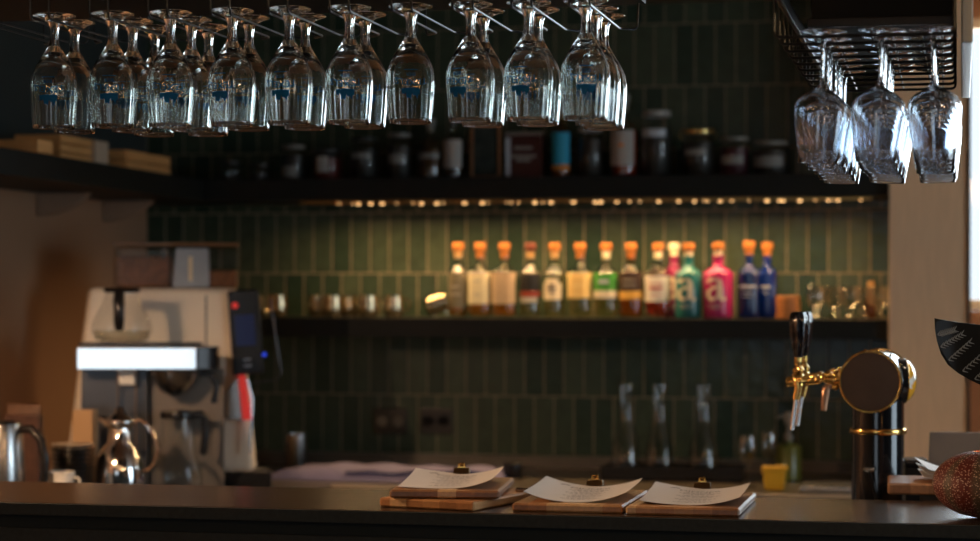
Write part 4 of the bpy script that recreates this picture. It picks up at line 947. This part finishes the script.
# wooden box behind the bar with more boards
wbx0, wbx1 = X(921, 4.42), X(1050, 4.42)
wb = tag(MB().box(wbx0, wbx1, 4.36, 4.62, ZS+.0005, Zp(930,491,4.40), .003).build('wooden_box', mat('box_wood', (.16,.10,.06), .55, noise=.3, nscale=12), None), 'wooden box behind the bar carrying the stacked menu boards at right', 'box')
zb = Zp(930,491,4.40)+.0005
b4 = board('wooden menu board at right sticking out over the box edge behind the bar', X(888,4.33)+.150, 4.325, .03, .30, .205, zb, th=.022, clip=False)
mat('bright_paper', (.75,.72,.70), .7)
for k, (kx, h_) in enumerate([(-.002,.030),(.001,.034),(.005,.040)]):
    o = thing('menu_sheet', ['lowest','middle','topmost'][k]+' of the curled white sheets on the right-hand board behind the urchin', 'menu', (X(964,4.36)+kx, 4.35, zb+.0225+.002*k), .10+.05*k, 'curled sheets on the rear board')
    MB().grid(lambda u, v: ((u-.5)*.15, .15*v, .001+.016*abs(1-u)**2.*(1+.55*k)*(.6+.4*v)+.0012*k), 20, 10, .0006).build('paper', 'bright_paper', o)
b = MB(); S3 = lambda px, py, Y=4.5: P(px, py, Y)
b.tube([S3(899,478), S3(905,476.5), S3(913,478)], .0022, 8); b.ell(S3(899,478), .005,.005,.004)
tag(b.build('metal_clip', 'chrome', None), 'chrome clip lying at the left end of the rear menu board', 'clip')
# laptop and small black device behind
lp = thing('laptop', 'open grey laptop seen from the back behind the urchin', 'laptop', (X(985,4.8)-.012, 4.86, ZS+.0005)); lh = Zp(960,430,4.86)-ZS
wl = X(985,4.8)-X(930,4.8)
MB().box(-wl, wl+.05, -.02, .24, 0, .018, .004).build('keyboard_base', 'grey_panel', lp)
MB().box(-wl, wl+.05, -.012, -.004, .0185, lh, .003, top=(-wl+.012, wl+.038, -.052, -.044)).build('screen_lid', mat('laptop_grey', (.24,.20,.17), .5, .0), lp)
bt2 = thing('card_terminal', 'small black payment terminal beside the beer tower', 'card terminal', (X(915,4.75), 4.76, ZS+.0005), .1); h2 = Zp(915,458,4.75)-ZS
MB().box(-.022,.022,-.03,.03,0,h2-.016,.004).build('stand', 'black_plastic', bt2); MB().box(-.024,.026,-.045,.045,h2-.0155,h2,.005).build('device', 'black_plastic', bt2)

# decorative bird whose patterned tail enters the frame
TYb = 3.98; q0 = P(1000, 350, TYb); bd = thing('carved_bird', 'carved dark bird with white herringbone feathers, only its tail in view', 'bird figure', (X(1065,TYb), TYb, ZT+.0005)); ox = X(1065,TYb)
def Q(px, py): p = P(px, py, TYb); return (p.x-ox, p.z-ZT)
poly = [Q(934.5,317.5), Q(945,319.5), Q(958,321.5), Q(972,323), Q(990,325), Q(1012,330), Q(1012,395), Q(995,390), Q(983,385), Q(970,379), Q(958,372), Q(948,364), Q(941,353), Q(937,340), Q(935,328)]
mat('bird_dark', (.006,.007,.006), .5, spec=.2, noise=.5, nscale=25, coat=.2)
MB().prism(poly, -.012, .012, bev=.004).build('tail', 'bird_dark', bd)
b = MB()
def mark(px, py, dx, dy, wd=.9):
    L_ = math.hypot(dx, dy); nx, ny = -dy/L_*wd/2, dx/L_*wd/2
    pts = [(px+nx,py+ny),(px+dx+nx*.3,py+dy+ny*.3),(px+dx-nx*.3,py+dy-ny*.3),(px-nx,py-ny)]
    vs = []
    for a_, e_ in pts: x_, z_ = Q(a_, e_); vs.append(b.bm.verts.new((x_, -.0128, z_)))
    b.bm.faces.new(vs)
for (x0, y0_, x1, y1_) in [(938,334,956,329),(941,346,964,332),(949,359,972,339),(963,370,990,346),(975,378,1000,356)]:
    n = 8
    for k in range(n):
        t = k/n; px = x0+(x1-x0)*t; py = y0_+(y1_-y0_)*t
        mark(px, py, 3.0, -4.6, 1.5); mark(px, py, 5.2, 1.4, 1.5)
b.build('feather_markings', mat('marking', (.30,.36,.38), .6), bd, fix=False)
bx_, bz_ = Q(1065, 372)
MB().ell((bx_, 0, bz_), .125, .055, .060, u=28, v=18).build('body', 'bird_dark', bd)
nx_, nz_ = Q(1125, 335); MB().tube([(bx_+.07, 0, bz_+.02), (nx_-.02, 0, nz_-.02), (nx_, 0, nz_+.01)], 0, 14, radii=[.035,.026,.024]).build('neck', 'bird_dark', bd)
MB().ell((nx_+.008, 0, nz_+.02), .034, .026, .028).build('head', 'bird_dark', bd)
MB().tube([(nx_+.035, 0, nz_+.018), (nx_+.085, 0, nz_+.012)], 0, 10, radii=[.010,.002]).build('beak', 'old_brass', bd)
for sy_ in (-.02, .02): MB().tube([(bx_, sy_, bz_-.03), (bx_+.005, sy_, .012)], .005, 8).build('leg', 'black_metal', bd)
MB().box(-.08, .08, -.05, .05, 0, .012, .003).build('plinth', 'black_wood', bd)

# ================= PENDANT LAMPS in the guest room (behind and above the camera) =================
mat('pendant_glow', (1,.8,.5), .5, emit=(1,.50,.18), estr=28)
PEND = [(-1.9,2.0),(-1.25,1.7),(-.6,2.1),(.1,1.7),(.8,2.0),(-1.6,.3),(.6,.2),(1.5,1.6)]
def lamp_pt(name, loc, energy, col, rad):
    l = bpy.data.lights.new(name, 'POINT'); l.energy = energy; l.color = col; l.shadow_soft_size = rad
    o = bpy.data.objects.new(name, l); C.objects.link(o); o.location = loc; return o
pd = thing('pendant_lamp', 'x', 'pendant lamp', (0,0,0), 0, 'pendant bulbs over the guest side')
MB().tube([(0,0,.05),(0,0,ZC-2.15)], .003, 6).build('cord', 'black_plastic', pd); MB().lathe([(0,.07),(.018,.068),(.02,.03),(0,.03)], 16).build('socket', 'old_brass', pd)
MB().ell((0,0,0), .032,.032,.036, u=16, v=12).build('bulb', 'pendant_glow', pd)
PE = 1.2
for i, (x, y) in enumerate(PEND):
    lab = 'bare pendant bulb over the guest side, %s' % ['front row, far left','front row, second from the left','front row, third from the left','front row, middle','front row, second from the right','rear left','rear right','front row, far right'][i]
    if i == 0: pd.location = (x, y, 2.15); pd['label'] = lab
    else: dup(pd, (x, y, 2.15), 0, lab)
    lamp_pt('pendant_light', (x, y, 2.10), PE*(6.0 if x > .5 else 1), (1,.60,.30), .05)

lw_ = thing('shaded_pendant_lamp', 'pendant lamp with a dark cone shade hanging by the left wall, outside the view', 'pendant lamp', (-2.38, 3.9, 1.80))
mat('shade_metal', (.05,.045,.04), .5, .3)
MB().lathe([(.020,.17),(.035,.165),(.150,.0),(.148,.0),(.033,.160),(.020,.166)], 40).build('lamp_shade', 'shade_metal', lw_, ang=50)
MB().lathe([(0,.20),(.018,.198),(.020,.12),(0,.12)], 16).build('socket', 'old_brass', lw_)
MB().ell((0,0,.075), .030,.030,.038, u=16, v=12).build('bulb', 'pendant_glow', lw_)
MB().tube([(0,0,.20),(0,0,ZC-1.80)], .003, 6).build('cord', 'black_plastic', lw_)
lamp_pt('pendant_light', (-2.38, 3.9, 1.825), 78, (1,.62,.36), .02)
# ================= LIGHT =================
def area(name, loc, rot, sx, sy, e, col, spread=PI):
    l = bpy.data.lights.new(name, 'AREA'); l.shape = 'RECTANGLE'; l.size = sx; l.size_y = sy; l.energy = e; l.color = col; l.spread = spread
    o = bpy.data.objects.new(name, l); C.objects.link(o); o.location = loc; o.rotation_euler = rot; return o
dl = thing('added_fill_spot', 'x', 'fill_spot', (0,0,0), 0, 'added fill spots over the back of the bar')  # unseen ceiling spots added to brighten the menu papers
MB().lathe([(.030,-.001),(.042,-.001),(.044,-.005),(.042,-.008),(.030,-.006)], 32).build('trim_ring', 'black_metal', dl)
MB().lathe([(0,-.0025),(.029,-.0025),(.029,-.0005),(0,-.0005)], 28).build('diffuser', mat('fill_spot_glow', (1,.85,.65), .5, emit=(1,.74,.48), estr=6), dl)
for i, (x, nm) in enumerate([(-1.0, 'left'), (-.25, 'middle'), (.5, 'right')]):
    lab = '%s one of three added black-rimmed fill spots in the ceiling behind the glass rack' % nm
    if i == 0: dl.location = (x, 4.45, ZC); dl['label'] = lab
    else: dup(dl, (x, 4.45, ZC), 0, lab)
    l = bpy.data.lights.new('fill_spot', 'SPOT'); l.energy = 7; l.color = (1,.74,.50); l.spot_size = math.radians(75); l.spot_blend = .6; l.shadow_soft_size = .03
    o = bpy.data.objects.new('fill_spot', l); C.objects.link(o); o.location = (x, 4.45, ZC-.02); o.rotation_euler = (math.radians(-8), 0, 0)
area('led_light', ((X(330,6.8)+X(850,6.8))/2, 6.76, Zhi-.0865), (math.radians(0), 0, 0), X(850,6.8)-X(330,6.8), .02, 14, (1,.60,.27), math.radians(165))
area('daylight_right', (XR+.35, (RY0+RY1)/2, (RZ0+RZ1)/2), (0, PI/2, 0), RZ1-RZ0+.3, RY1-RY0+.4, 78, (.72,.88,1))
area('daylight_back', ((XP1+2.3)/2, YW+.45, (WZ0+WZ1)/2), (-PI/2, 0, 0), 2.3-XP1+.4, WZ1-WZ0+.4, 120, (.80,.92,1))
area('front_reflection_light', ((FX0+FX1)/2, YB-.45, (FZ0+FZ1)/2), (PI/2, 0, 0), FX1-FX0+.4, FZ1-FZ0+.4, 9, (.70,.86,1))  # added light behind the extra front window, feeds the cool reflections
w = bpy.data.worlds.new('sky'); bpy.context.scene.world = w; w.use_nodes = True
w.node_tree.nodes['Background'].inputs[0].default_value = (.8,.9,1,1); w.node_tree.nodes['Background'].inputs[1].default_value = 1.3

# ================= CAMERA =================
cam = bpy.data.cameras.new('camera'); co = bpy.data.objects.new('camera', cam); C.objects.link(co)
cam.sensor_fit = 'HORIZONTAL'; cam.sensor_width = 36; cam.lens = 36*F/980; cam.shift_y = 29.5/980
co.location = (0,0,H); co.rotation_euler = (RZ(TH) @ RX(PI/2) @ RZ(.0022)).to_euler(); cam.clip_start = .05
cam.dof.use_dof = True; cam.dof.focus_distance = 3.85; cam.dof.aperture_fstop = 3.0; cam.dof.aperture_blades = 9
S = bpy.context.scene; S.camera = co
S.view_settings.view_transform = 'Standard'; S.view_settings.look = 'None'; S.view_settings.exposure = 0.0; S.view_settings.gamma = 1
try:
    S.cycles.max_bounces = 24; S.cycles.transmission_bounces = 24; S.cycles.transparent_max_bounces = 24; S.cycles.glossy_bounces = 8
    S.cycles.caustics_reflective = True; S.cycles.caustics_refractive = True; S.cycles.sample_clamp_indirect = 6
except Exception: pass
